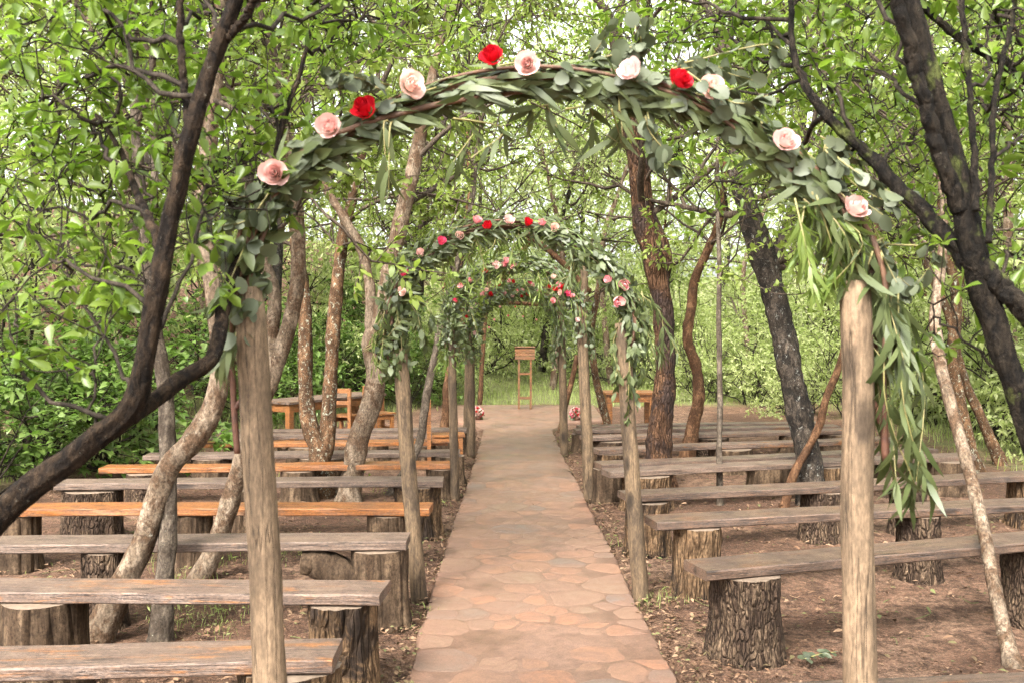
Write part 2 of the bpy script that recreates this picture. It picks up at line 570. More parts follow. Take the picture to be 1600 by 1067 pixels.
def ground_material():
    m, nt, b, out = mat_new('dirt')
    v = coords(nt, (1, 1, 1), rnd=False)
    n1 = noise_tex(nt, v, 0.9, 6, 0.6, 0.3)
    n2 = noise_tex(nt, v, 9, 8, 0.7, 0.2)
    n3 = noise_tex(nt, v, 60, 4, 0.7)
    col = ramp(nt, n1, [(0.38, (.115, .060, .036)), (0.5, (.19, .107, .066)), (0.62, (.26, .160, .104))])
    col = mix(nt, ramp(nt, n2, [(0.42, (.9, .9, .9)), (0.54, (0, 0, 0))]), col, (.080, .044, .026))
    col = mix(nt, ramp(nt, n3, [(0.58, (0, 0, 0)), (0.68, (.6, .6, .6))]), col, (.22, .16, .12))
    at_ = N(nt, 'ShaderNodeAttribute', attribute_name='veg')
    gcol = ramp(nt, n2, [(0.3, (.10, .105, .04)), (0.7, (.22, .235, .085))])
    col = mix(nt, at_.outputs['Fac'], col, gcol)
    col = grit(nt, col, v, 34, .62, 1.32)
    col = grit(nt, col, v, 120, .53, 1.18)
    nt.links.new(col, b.inputs['Base Color'])
    b.inputs['Roughness'].default_value = 0.9
    b.inputs['Specular IOR Level'].default_value = 0.2
    ad = N(nt, 'ShaderNodeMath', operation='ADD')
    nt.links.new(n2, ad.inputs[0]); nt.links.new(n3, ad.inputs[1])
    bump(nt, b, ad.outputs[0], 1.0, 0.03)
    return m


def mortar_material():
    m, nt, b, out = mat_new('mortar')
    v = coords(nt, (1, 1, 1), rnd=False)
    n1 = noise_tex(nt, v, 1.7, 6, 0.65, 0.4)
    n2 = noise_tex(nt, v, 28, 6, 0.7)
    wv = N(nt, 'ShaderNodeVectorMath', operation='ADD')
    wn_ = N(nt, 'ShaderNodeTexNoise'); wn_.inputs['Scale'].default_value = 6
    nt.links.new(v, wn_.inputs['Vector'])
    sc_ = N(nt, 'ShaderNodeVectorMath', operation='SCALE'); sc_.inputs[3].default_value = .10
    nt.links.new(wn_.outputs['Color'], sc_.inputs[0])
    nt.links.new(v, wv.inputs[0]); nt.links.new(sc_.outputs[0], wv.inputs[1])
    vor = N(nt, 'ShaderNodeTexVoronoi'); vor.inputs['Scale'].default_value = 5.5
    nt.links.new(wv.outputs[0], vor.inputs['Vector'])
    vd = N(nt, 'ShaderNodeTexVoronoi', feature='DISTANCE_TO_EDGE'); vd.inputs['Scale'].default_value = 5.5
    nt.links.new(wv.outputs[0], vd.inputs['Vector'])
    sep = N(nt, 'ShaderNodeSeparateColor'); nt.links.new(vor.outputs['Color'], sep.inputs[0])
    scol = ramp(nt, sep.outputs[0], [(0, (.20, .114, .076)), (.35, (.23, .12, .076)), (.7, (.205, .125, .086)), (1, (.165, .11, .083))])
    base = ramp(nt, n1, [(0.38, (.146, .083, .056)), (0.62, (.200, .116, .079))])
    col = mix(nt, ramp(nt, vd.outputs[0], [(0.03, (0, 0, 0)), (0.09, (.75, .75, .75))]), base, scol)
    # only the far stretch shows the painted-in joint pattern, the near stones are built
    sx = N(nt, 'ShaderNodeSeparateXYZ'); nt.links.new(v, sx.inputs[0])
    col = mix(nt, ramp(nt, N_mul(nt, sx.outputs[1], 0.05), [(0.42, (0, 0, 0)), (0.455, (1, 1, 1))]), base, col)
    col = mix(nt, ramp(nt, n2, [(0.35, (.35, .35, .35)), (0.6, (0, 0, 0))]), col, (.115, .075, .053))
    col = grit(nt, col, v, 150, .64, 1.06)
    col = grit(nt, col, v, 11, .84, 1.14)
    nt.links.new(col, b.inputs['Base Color'])
    nt.links.new(ramp(nt, n1, [(0.35, (.34,) * 3), (0.65, (.62,) * 3)]), b.inputs['Roughness'])
    bump(nt, b, n2, 0.35, 0.006)
    return m


def N_mul(nt, s, k):
    n = N(nt, 'ShaderNodeMath', operation='MULTIPLY', i_1=k)
    nt.links.new(s, n.inputs[0])
    return n.outputs[0]


def stone_material():
    m, nt, b, out = mat_new('flagstone')
    oi = N(nt, 'ShaderNodeObjectInfo')
    v = coords(nt, (1, 1, 1))
    n1 = noise_tex(nt, v, 5, 7, 0.7, 0.6)
    n2 = noise_tex(nt, v, 45, 4, 0.7)
    c = ramp(nt, oi.outputs['Random'], [(0, (.28, .132, .08)), (.22, (.265, .142, .09)), (.4, (.23, .14, .096)), (.55, (.20, .132, .092)), (.7, (.29, .132, .074)), (.88, (.18, .124, .094)), (1, (.13, .104, .094))])
    c = mix(nt, ramp(nt, n1, [(0.38, (.15, .15, .15)), (0.60, (.95, .95, .95))]), c, (.184, .106, .072))
    c = mix(nt, ramp(nt, n2, [(0.35, (.3, .3, .3)), (0.55, (0, 0, 0))]), c, (.12, .072, .05))
    c = grit(nt, c, v, 150, .66, 1.05)
    nt.links.new(c, b.inputs['Base Color'])
    nt.links.new(ramp(nt, n1, [(0.35, (.34,) * 3), (0.65, (.58,) * 3)]), b.inputs['Roughness'])
    bump(nt, b, n1, 0.35, 0.008)
    return m


M['dirt'] = ground_material()
M['mortar'] = mortar_material()
M['flagstone'] = stone_material()

# ------------------------------------------------------------------ leaf machinery
# templates: (along 0..1, across -1..1, lift), triangles
def tpl(rows, mid=False, bend=0.15, cup=0.06, base=(0, 0), tipu=1.0):
    V = [(0, 0, 0)]
    T = []
    if not mid:
        for u, w in rows:
            z = -bend * u * u
            V += [(u, w, z + cup * w), (u, -w, z + cup * w)]
        V.append((tipu, 0, -bend * tipu * tipu))
        T.append((0, 2, 1))
        k = len(rows)
        for i in range(k - 1):
            a = 1 + 2 * i
            T += [(a, a + 1, a + 3), (a, a + 3, a + 2)]
        a = 1 + 2 * (k - 1)
        T.append((a, a + 1, a + 2))
    else:
        for u, w in rows:
            z = -bend * u * u
            V += [(u, w, z + cup * w), (u, 0, z), (u, -w, z + cup * w)]
        V.append((tipu, 0, -bend * tipu * tipu))
        T += [(0, 2, 1), (0, 3, 2)]
        k = len(rows)
        for i in range(k - 1):
            a = 1 + 3 * i
            T += [(a, a + 1, a + 4), (a, a + 4, a + 3), (a + 1, a + 2, a + 5), (a + 1, a + 5, a + 4)]
        a = 1 + 3 * (k - 1)
        e = a + 3
        T += [(a, a + 1, e), (a + 1, a + 2, e)]
    return np.array(V, float), np.array(T, int)


DIAMOND = (np.array([(0, 0, 0), (.42, 1, .08), (1, 0, -.12), (.42, -1, .08)], float), np.array([(0, 2, 1), (0, 3, 2)]))
SIMPLE = tpl([(.25, .75), (.6, 1.0)], False, .18, .05)
OBOV = tpl([(.28, .35), (.58, .82), (.82, .95)], True, .22, .10)
OVAL = tpl([(.15, .6), (.42, 1.0), (.72, .72)], True, .2, .10)
LONG = tpl([(.14, .65), (.38, 1.0), (.68, .75)], False, .38, .0)
LONG2 = tpl([(.2, .8), (.6, .9)], False, .3, .0)
ROUND = tpl([(.10, .55), (.36, .98), (.68, .92), (.9, .5)], True, .10, .10)
ROUND2 = tpl([(.18, .75), (.65, .95)], False, .10, .06)
HEART = tpl([(.0, .7), (.25, 1.0), (.6, .62)], True, .25, .10)


def leaf_frames(P, A, Nn):
    A = unit(A)
    Nn = Nn - A * np.sum(A * Nn, 1, keepdims=True)
    Nn = unit(Nn)
    return A, np.cross(Nn, A), Nn


def leaves_into(mb, P, A, Nn, L, W, template):
    if not len(P):
        return
    TV, TT = template
    A, B, Nn = leaf_frames(P, A, Nn)
    n, k = len(P), len(TV)
    L = np.broadcast_to(np.asarray(L, float), (n,))
    W = np.broadcast_to(np.asarray(W, float), (n,))
    V = (P[:, None, :] + TV[None, :, 0, None] * (L[:, None, None] * A[:, None, :])
         + TV[None, :, 1, None] * (W[:, None, None] * 0.5 * B[:, None, :])
         + TV[None, :, 2, None] * (L[:, None, None] * Nn[:, None, :]))
    T = TT[None] + (np.arange(n) * k)[:, None, None]
    mb.add(V.reshape(-1, 3), tris=T.reshape(-1, 3))


_leaf_mesh = {}


def leaf_objects(root, P, A, Nn, L, W, template, mat, limit=300, name='leaf', margin=10, key=None, rng=None):
    """the leaves that show largest become objects of their own; returns mask of those used"""
    x, y, d = project(P)
    size = np.sqrt(L * W) / np.maximum(d, .2)
    ok = (x > -margin) & (x < 1600 + margin) & (y > -margin) & (y < 1067 + margin) & (d > 0.3)
    size = np.where(ok, size, 0)
    pick = np.argsort(-size)[:limit]
    pick = pick[size[pick] > 0]
    A2, B2, N2 = leaf_frames(P, A, Nn)
    o0 = root_of(root)
    kk = (id(template[0]), mat.name)
    if kk not in _leaf_mesh:
        res = []
        for i in range(5):
            V = template[0].copy()
            f = (0.6 + .25 * i)
            V[:, 2] *= f
            V[:, 1] = V[:, 1] * .5 + 0.06 * (i - 2) * V[:, 0] ** 2
            res.append(new_mesh(name, V, template[1], None, mat, True))
        _leaf_mesh[kk] = res
    for j, i in enumerate(pick):
        ob = bpy.data.objects.new(name, _leaf_mesh[kk][j % 5])
        COL.objects.link(ob)
        ob.parent = root
        a, b, c = A2[i] * L[i], B2[i] * W[i], N2[i] * L[i]
        p = P[i] - o0
        ob.matrix_basis = Matrix(((a[0], b[0], c[0], p[0]), (a[1], b[1], c[1], p[1]), (a[2], b[2], c[2], p[2]), (0, 0, 0, 1)))
    mask = np.zeros(len(P), bool)
    mask[pick] = True
    return mask


def rand_dir(rng, n=None):
    v = rng.normal(size=(n, 3) if n else 3)
    return unit(v)


def wiggle(rng, p, d, length, steps, wander, up):
    d = unit(d)
    P = [np.array(p, float)]
    st = length / steps
    for i in range(steps):
        d = unit(d + rng.normal(size=3) * wander + np.array((0, 0, up)))
        P.append(P[-1] + d * st)
    return np.array(P)


def grow(rng, tubes, twigs, p, d, length, r, gen, kids=(5, 5), wander=.22, up=.06, spread=.9, steps=6, minr=.0022):
    P = wiggle(rng, p, d, length, steps, wander, up)
    r1 = max(minr, r * 0.35)
    tubes.append((P, np.linspace(r, r1, len(P)), gen))
    if gen == 0:
        twigs.append(P)
        return
    if gen == 1:
        twigs.append(P[len(P) // 2:])
    n = kids[gen - 1]
    for i in range(n):
        f = 0.25 + 0.75 * (i + rng.random()) / n
        k = min(int(f * steps), steps - 1)
        q = P[k] + (P[k + 1] - P[k]) * (f * steps - k)
        dd = unit(unit(P[k + 1] - P[k]) * 0.7 + rand_dir(rng) * spread + np.array((0, 0, .12)))
        grow(rng, tubes, twigs, q, dd, length * rng.uniform(.38, .62), max(minr, r * .5), gen - 1, kids, wander * 1.1, up, spread, max(3, steps - 1), minr)


def twig_leaves(rng, twigs, per, L, W, droop=.25, whorl=False):
    Ps, As, Ns = [], [], []
    for T in twigs:
        n = per
        f = np.sort(rng.random(n)) * (len(T) - 1.001) if not whorl else np.concatenate([np.full(n - n // 3, len(T) - 1.02), rng.random(n // 3) * (len(T) - 1.01)])
        k = f.astype(int)
        q = T[k] + (T[k + 1] - T[k]) * (f - k)[:, None]
        d = unit(T[k + 1] - T[k])
        a = unit(d * (.6 if not whorl else .45) + rand_dir(rng, n) * 1.0 + np.array((0, 0, -droop)))
        Ps.append(q); As.append(a)
        Ns.append(np.array((0, 0, 1.0)) * 0.9 + rand_dir(rng, n) * 0.75)
    P, A, Nn = np.concatenate(Ps), np.concatenate(As), np.concatenate(Ns)
    s = rng.uniform(.42, 1.3, len(P))
    return P, A, Nn, L * s, W * s * rng.uniform(.85, 1.15, len(P))

# ------------------------------------------------------------------ ground
def axis(fine0, fine1, step, lo, hi):
    a = list(np.arange(fine0, fine1 + 1e-6, step))
    s, v = step, fine1
    while v < hi:
        s *= 1.22; v += s; a.append(v)
    s, v = step, fine0
    while v > lo:
        s *= 1.22; v -= s; a.insert(0, v)
    return np.array(a)


PATH_L = [(639, 1064), (659, 982), (680, 908), (698, 853), (709, 818), (729, 763), (745, 709), (756, 670)]
PATH_R = [(1059, 1064), (1026, 1002), (991, 939), (975, 900), (948, 845), (924, 802), (905, 759), (881, 716), (862, 670)]
pl = np.array([on_plane(x, y, .03) for x, y in PATH_L]); pr = np.array([on_plane(x, y, .03) for x, y in PATH_R])
pl = np.vstack([[-.50, -6, .03], [-.48, 2.0, .03], pl, [-.50, 14.6, .03], [-.58, 15.2, .03], [-1.05, 15.6, .03], [-1.1, 18.4, .03]])
pr = np.vstack([[.70, -6, .03], [.72, 2.0, .03], pr, [.66, 14.6, .03], [.74, 15.2, .03], [1.45, 15.6, .03], [1.5, 18.4, .03]])


def path_x(y):
    return np.interp(y, pl[:, 1], pl[:, 0]), np.interp(y, pr[:, 1], pr[:, 0])


gx = axis(-7, 7, .11, -150, 150)
gy = axis(2.5, 19, .11, -40, 320)
X, Y = np.meshgrid(gx, gy)
Z = terrain(X, Y)
nz = np.array([noise.noise(Vector((x * .9, y * .9, 0))) + .5 * noise.noise(Vector((x * 3.1, y * 3.1, 4))) for x, y in zip(X.ravel(), Y.ravel())]).reshape(X.shape)
Z = Z + nz * (.018 + .10 * sstep(0, 1.5, Z))
l_, r_ = path_x(Y)
inside = sstep(.10, -.02, np.maximum(l_ - X, X - r_)) * (Y < 18.5)
Z = Z * (1 - inside) + (-.03) * inside
sdl = (X + 4.7) * -0.93 + (Y - 10.0) * 0.37
veg = np.maximum(np.maximum(sstep(-.3, .8, sdl + nz * .5) * sstep(2.4, 1.0, sdl + nz), sstep(18.3, 19.3, Y + nz * .8) * sstep(-4.5, -2.0, X)), sstep(4.9, 6.2, X + nz * .7 + .05 * (10 - Y)))
nxg, nyg = len(gx), len(gy)
i0 = (np.arange(nyg - 1)[:, None] * nxg + np.arange(nxg - 1)[None, :]).ravel()
me = new_mesh('ground', np.stack([X, Y, Z], -1).reshape(-1, 3), None, np.stack([i0, i0 + 1, i0 + nxg + 1, i0 + nxg], -1), M['dirt'], True)
ca = me.attributes.new('veg', 'FLOAT', 'POINT')
ca.data.foreach_set('value', veg.ravel().astype(np.float32))
tag(link('ground', me), 'bare reddish dirt clearing among the trees', None, None, 'structure')

# ------------------------------------------------------------------ path
rs = np.random.default_rng(5)
ys = np.concatenate([np.linspace(-6, 3.2, 20), np.arange(3.3, 15.2, .09), np.linspace(15.3, 18.4, 12)])
mb = MB()
V = []
for y in ys:
    l, r = path_x(y)
    l += .022 * noise.noise(Vector((0, y * 3.3, 0))) + .012 * noise.noise(Vector((0, y * 9, 5)))
    r += .022 * noise.noise(Vector((7, y * 3.3, 0))) + .012 * noise.noise(Vector((7, y * 9, 5)))
    row = [(l - .012, y, -.06), (l - .006, y, .018), (l + .012, y, .030)]
    for t in (.25, .5, .75):
        row.append((l + (r - l) * t, y, .0318 + .0006 * noise.noise(Vector((t * 4, y * 2, 1)))))
    row += [(r - .012, y, .030), (r + .006, y, .018), (r + .012, y, -.06)]
    V += row
k = 9
i0 = (np.arange(len(ys) - 1)[:, None] * k + np.arange(k - 1)[None, :]).ravel()
mb.add(V, quads=np.stack([i0, i0 + 1, i0 + k + 1, i0 + k], -1))
e = (len(ys) - 1) * k
mb.add([V[e + j] for j in range(k)], quads=[(0, 8, 7, 1), (1, 7, 6, 2)])
path = mb.build('path', M['mortar'])
tag(path, 'pinkish flagstone and mortar path running up the middle of the clearing', None, None, 'structure')


def clip_poly(poly, n, d):
    out = []
    for i in range(len(poly)):
        p, q = poly[i], poly[(i + 1) % len(poly)]
        a, b = p @ n - d, q @ n - d
        if a <= 0:
            out.append(p)
        if a * b < 0:
            out.append(p + (q - p) * (a / (a - b)))
    return out


pts, tries = [], 0
while tries < 9000 and len(pts) < 296:
    tries += 1
    y = 3.75 + 5.6 * rs.random() ** 1.15
    l, r = path_x(y)
    x = rs.uniform(l + .03, r - .03)
    rad = rs.uniform(.16, .46) if tries < 600 else rs.uniform(.08, .22)
    if all((x - a) ** 2 + (y - b) ** 2 > ((rad + c) * .5) ** 2 for a, b, c in pts):
        pts.append((x, y, rad))
for i, (x, y, rad) in enumerate(pts):
    c = np.array((x, y))
    l, r = path_x(y)
    poly = [np.array(q) for q in ((l + .004, y - .3), (r - .004, y - .3), (r - .004, y + .3), (l + .004, y + .3))]
    gap = rs.uniform(-.004, .012)
    for j, (a, b, c2) in enumerate(pts):
        if j != i and abs(b - y) < .6 and abs(a - x) < .6:
            d = np.array((a, b)) - c
            n = d / np.linalg.norm(d)
            t = .5 + .5 * (rad - c2) / (rad + c2) * .5
            poly = clip_poly(poly, n, c @ n + np.linalg.norm(d) * t - gap)
            if len(poly) < 3:
                break
    if len(poly) < 3 or rs.random() < .16:
        continue
    P = np.array(poly)
    cen = P.mean(0)
    m0 = len(P)
    ring = []
    for k in range(m0):
        p, q = P[k], P[(k + 1) % m0]
        ring += [p + (q - p) * .14, p + (q - p) * .5 + rs.normal(size=2) * .004, p + (q - p) * .86]
    R_ = np.array(ring) - cen
    m = len(R_)
    sz = np.linalg.norm(R_, axis=1).mean()
    k1, k2 = 1 - min(.3, .014 / sz), 1 - min(.5, .032 / sz)
    V = [(p[0], p[1], -.0016) for p in R_] + [(p[0] * k1, p[1] * k1, .0002) for p in R_] + [(p[0] * k2, p[1] * k2, .0005 + rs.uniform(0, .0002)) for p in R_] + [(0, 0, .0009)]
    Q, T = [], []
    for k in range(m):
        q = (k + 1) % m
        Q.append((k, q, m + q, m + k)); Q.append((m + k, m + q, 2 * m + q, 2 * m + k))
        T.append((2 * m + k, 2 * m + q, 3 * m))
    ob = link('stone', new_mesh('stone', np.array(V), T, Q, M['flagstone'], True), path)
    ob.location = (cen[0], cen[1], .0322 + rs.uniform(0, .0006))
    ob.rotation_euler = (rs.uniform(-.003, .003), rs.uniform(-.003, .003), 0)

# ------------------------------------------------------------------ log benches
def stump_part(root, x, y, r, h, style, rng, lean=0.0):
    sides, rows = 44, 12
    seed = rng.uniform(0, 50)
    V = []
    zs = np.concatenate([[-.05], np.linspace(0, h, rows - 1)])
    ex, ey = rng.uniform(.9, 1.1), rng.uniform(.9, 1.1)
    amp = {'bark': .13, 'split': .16, 'sawn': .03}[style]
    for z in zs:
        t = max(0, z) / h
        for k in range(sides):
            a = k * 2 * math.pi / sides
            q = Vector((math.cos(a) * 4.5 + seed, math.sin(a) * 4.5, z * 3.0))
            q2 = Vector((math.cos(a) * 1.1 + seed, math.sin(a) * 1.1, z * 1.5))
            q3 = Vector((math.cos(a) * 7 + seed, math.sin(a) * 7, z * 7))
            rr = r * (1 + .16 * (1 - t) ** 4 + amp * (-abs(noise.noise(q)) * 1.6 + .4) + .10 * noise.noise(q2) + .35 * amp * noise.noise(q3))
            V.append((x + math.cos(a) * rr * ex + lean * t, y + math.sin(a) * rr * ey, z))
    Q = []
    for i in range(rows - 1):
        for k in range(sides):
            j = (k + 1) % sides
            Q.append((i * sides + k, i * sides + j, (i + 1) * sides + j, (i + 1) * sides + k))
    st = link('stump', new_mesh('stump', V, None, Q, M['stump_' + style], False), root)
    top = np.array(V[-sides:])
    c = top.mean(0)
    rings = [top, c + (top - c) * .6, c + (top - c) * .25]
    rings[1][:, 2] += .002; rings[2][:, 2] += .001
    VV = np.vstack(rings + [c[None]])
    Q, T = [], []
    for i in range(2):
        for k in range(sides):
            j = (k + 1) % sides
            Q.append((i * sides + k, i * sides + j, (i + 1) * sides + j, (i + 1) * sides + k))
    for k in range(sides):
        T.append((2 * sides + k, 2 * sides + (k + 1) % sides, 3 * sides))
    link('cut_face', new_mesh('cut_face', VV, T, Q, M['cut'], False), st)
    return st


def plank_mesh(length, w, th, mat, rng):
    n = max(14, int(length / .12))
    seed = rng.uniform(0, 90)
    hy, hz, b = w / 2, th / 2, .006
    ring = [(-hy, -hz + b), (-hy + b, -hz), (hy - b, -hz), (hy, -hz + b), (hy, hz - b), (hy - b, hz), (hy * .35, hz), (-hy * .35, hz), (-hy + b, hz), (-hy, hz - b)]
    V = []
    for i in range(n):
        s = length * i / (n - 1)
        bow = .013 * noise.noise(Vector((s * .5, seed, 0)))
        side = .006 * noise.noise(Vector((s * .9, seed, 9)))
        for k, (y, z) in enumerate(ring):
            e = .007 * noise.noise(Vector((s * 5, seed + k * 3, 3)))
            xs = s + (y * .04 if i in (0, n - 1) else 0)
            V.append((xs, y + side + (e if abs(y) > hy * .5 else 0), z + bow + (abs(e) * -.6 if z > 0 else 0)))
    m = len(ring)
    Q = []
    for i in range(n - 1):
        for k in range(m):
            j = (k + 1) % m
            Q.append((i * m + k, (i + 1) * m + k, (i + 1) * m + j, i * m + j))
    T = []
    for base, f in ((0, 1), ((n - 1) * m, -1)):
        for k in range(1, m - 1):
            T.append((base, base + k, base + k + 1)[::f])
    return new_mesh('seat', V, T, Q, M[mat], False)


def bench(label, pa, pb, mat, stumps, zt=.48, w=.24, th=.048, seed=0, knob=None):
    rng = np.random.default_rng(100 + seed)
    A, B = on_plane(*pa, zt), on_plane(*pb, zt)
    d = B - A; L = float(np.linalg.norm(d)); u = d / L
    nrm = np.array((u[1], -u[0], 0))
    rz = math.atan2(u[1], u[0])
    root = thing('log_bench', label, 'bench', (A[0], A[1], 0), 'plank benches facing the aisle', rz)
    seat = link('seat', plank_mesh(L, w, th, mat, rng), root)
    seat.location = (0, -w / 2, zt - th / 2)
    S = np.linspace(0, L, 200)
    C = A + np.outer(S, u) + nrm * w / 2
    C[:, 2] = .25
    xs = project(C)[0]
    for px, r, style in stumps:
        s = float(np.interp(px, xs, S))
        s = min(max(s, r * .75), L - r * .75)
        stump_part(root, s, -w / 2 + rng.uniform(-.02, .02), r, zt - th - .006, style, rng)
    if knob:
        s = float(np.interp(knob[0], xs, S))
        kb = MB()
        p = np.array([(s, -w / 2 - .02, .16), (s - .12, -w / 2 - .05, .27), (s - .24, -w / 2 - .07, .33), (s - .32, -w / 2 - .08, .34)])
        kb.tube(smooth_line(p, 9), np.linspace(.13, .058, 9), 14, .14, 3)
        kb.build('branch_stub', M['stump_sawn'], root, True, (0, 0, 0))
    return root


bench('weathered plank bench with orange paint traces, nearest on the left of the path', (-330, 1013), (533, 996), 'plank_worn', [(455, .17, 'split'), (-150, .16, 'sawn')], zt=0.455, seed=1)
bench('grey plank bench with orange flecks resting on a split blackened stump, second row left', (-300, 897), (609, 906), 'plank_worn', [(536, .155, 'split'), (72, .17, 'sawn')], zt=0.455, seed=2)
bench('plain grey plank bench on a stump with a sawn branch stub, third row left', (-220, 838), (640, 830), 'plank_grey', [(592, .145, 'sawn'), (165, .11, 'bark'), (-120, .13, 'bark')], zt=0.455, seed=3, knob=(570,))
bench('bright orange plank bench whose left end runs out of the picture, fourth row left', (-120, 785), (676, 784), 'plank_orange', [(608, .15, 'sawn'), (302, .12, 'sawn'), (30, .13, 'sawn')], zt=0.4, seed=4)
bench('grey plank bench between the two orange benches on the left', (104, 749), (693, 743), 'plank_grey', [(652, .17, 'split'), (385, .15, 'sawn'), (146, .19, 'bark')], zt=0.43, seed=5)
bench('orange plank bench with its left end in view, sixth row left', (168, 725), (705, 718), 'plank_orange', [(690, .13, 'sawn'), (468, .17, 'sawn'), (230, .18, 'bark')], zt=0.33, seed=6)
bench('grey plank bench just behind the second orange one on the left', (235, 705), (718, 700), 'plank_grey', [(700, .15, 'sawn'), (505, .22, 'sawn'), (330, .2, 'sawn')], zt=0.33, seed=7)
bench('faded orange plank bench in front of the wooden chairs, left of the path', (314, 688), (700, 685), 'plank_orange', [(660, .15, 'sawn'), (480, .2, 'sawn'), (380, .15, 'sawn')], zt=0.3, seed=8)
bench('brown plank bench, second from the back on the left', (335, 678), (708, 676), 'plank_worn', [(690, .15, 'sawn'), (585, .16, 'sawn'), (400, .15, 'sawn')], zt=0.28, seed=9)
bench('grey plank bench in the rearmost row left of the path', (350, 669), (730, 667), 'plank_grey', [(715, .14, 'sawn'), (560, .16, 'sawn'), (420, .15, 'sawn')], zt=0.28, seed=10)

bench('dark plank bench cut off by the bottom right corner of the picture', (1180, 1067), (1800, 1036), 'plank_brown', [(1330, .17, 'bark'), (1700, .17, 'bark')], zt=0.455, seed=20)
bench('dark plank bench on a tall barked stump, nearest whole one right of the path', (1067, 873), (1790, 812), 'plank_brown', [(1163, .165, 'bark'), (1625, .19, 'bark')], zt=0.455, seed=21)
bench('dark plank bench on a split hollow stump, second row right', (1005, 803), (1720, 770), 'plank_brown', [(1088, .145, 'split'), (1435, .13, 'bark'), (1700, .15, 'bark')], zt=0.455, seed=22)
bench('long plank bench passing behind the near post, third row right', (964, 767), (1690, 729), 'plank_brown', [(1010, .16, 'split'), (1285, .15, 'bark'), (1420, .13, 'bark'), (1610, .16, 'split')], zt=0.41, seed=23)
bench('plank bench with both ends in view, fourth row right', (938, 731), (1497, 705), 'plank_grey', [(1010, .2, 'split'), (1290, .19, 'split'), (1475, .2, 'sawn')], zt=0.35, seed=24)
bench('plank bench set close behind the fourth one on the right', (925, 720), (1440, 696), 'plank_brown', [(950, .15, 'sawn'), (1205, .2, 'sawn'), (1400, .2, 'sawn')], zt=0.35, seed=25)
bench('thin reddish plank bench, sixth row right', (923, 698), (1378, 680), 'plank_worn', [(960, .2, 'split'), (1140, .22, 'sawn'), (1340, .18, 'sawn')], zt=0.3, seed=26)
bench('brown plank bench, third from the back on the right', (905, 680), (1320, 668), 'plank_worn', [(955, .2, 'bark'), (1110, .2, 'bark'), (1235, .15, 'sawn'), (1300, .16, 'sawn')], zt=0.27, seed=27)
bench('dark plank bench, second from the back on the right', (894, 669), (1300, 662), 'plank_brown', [(905, .14, 'sawn'), (1090, .16, 'sawn'), (1260, .16, 'sawn')], zt=0.27, seed=28)
bench('dark plank bench in the rearmost row right of the path', (900, 663), (1275, 657), 'plank_brown', [(930, .14, 'sawn'), (1120, .15, 'sawn'), (1240, .15, 'sawn')], zt=0.27, seed=29)

# ------------------------------------------------------------------ roses
def petal_grid(t, th0, wrap, res=(5, 4)):
    a, b = res
    V = []
    for j in range(b):
        q = j / (b - 1)
        for i in range(a):
            s = -1 + 2 * i / (a - 1)
            th = th0 + s * wrap * (.45 + .55 * math.sin(math.pi * min(1, .15 + q * .66)))
            prof = .42 + .58 * math.sin(math.pi * .56 * q ** .75)
            rad = (.07 + .60 * t) * prof + .30 * t * t * max(0, q - .62) ** 1.6
            hgt = (1.05 - .22 * t) * q * (1 - .16 * s * s * q) - .30 * t * max(0, q - .7) - .35
            V.append((rad * math.cos(th), rad * math.sin(th), hgt + .015 * math.sin(9 * th + t * 5) * q))
    Q = []
    for j in range(b - 1):
        for i in range(a - 1):
            Q.append((j * a + i, j * a + i + 1, (j + 1) * a + i + 1, (j + 1) * a + i))
    return np.array(V), np.array(Q)


def rose_mesh(color, hi=True, outer=True, var=0):
    vr = random.Random(var * 13 + 5)
    mb = MB()
    n = (20 if outer else 15) if hi else 11
    op = (.92, 1.0, 1.08)[var % 3]
    for k in range(n):
        t = ((k / 19.0) if hi else k / 10.0) ** .85
        v, q = petal_grid(min(1, t), k * 2.4 + vr.uniform(-.35, .35), (1.5 - .75 * t) * vr.uniform(.8, 1.15), (6, 5) if hi else (4, 3))
        v[:, :2] *= op * vr.uniform(.92, 1.06)
        v[:, 2] *= vr.uniform(.86, 1.06) * (1.08, 1.04, .98)[var % 3]
        v[:, 0] += vr.uniform(-.03, .03); v[:, 1] += vr.uniform(-.03, .03)
        mb.add(v, None, q)
    return mb.mesh('rose', M['petal_' + color], True)


ROSE_HI = {c: [rose_mesh(c, True, False, k) for k in range(3)] for c in ('blush', 'peach', 'red', 'pink', 'white')}
PETAL_HI = {}
for c in ROSE_HI:
    v, q = petal_grid(1.0, 0, .85, (6, 6))
    PETAL_HI[c] = new_mesh('petal', v, None, q, M['petal_' + c], True)
_v = MB(); _v.tube([(0, 0, -.95), (0, 0, -.55), (0, 0, -.2)], [.10, .22, .34], 8)
CALYX = _v.mesh('calyx', M['sepal'], True)
ROSE_LO = {c: [rose_mesh(c, False, True, k) for k in range(3)] for c in ('blush', 'peach', 'red', 'pink', 'hot', 'white')}
rrng = np.random.default_rng(77)


def axis_matrix(p, ax, s, spin=0.0):
    q = Vector(ax).to_track_quat('Z', 'Y')
    return Matrix.Translation(Vector(p)) @ q.to_matrix().to_4x4() @ Matrix.Rotation(spin, 4, 'Z') @ Matrix.Scale(s, 4)


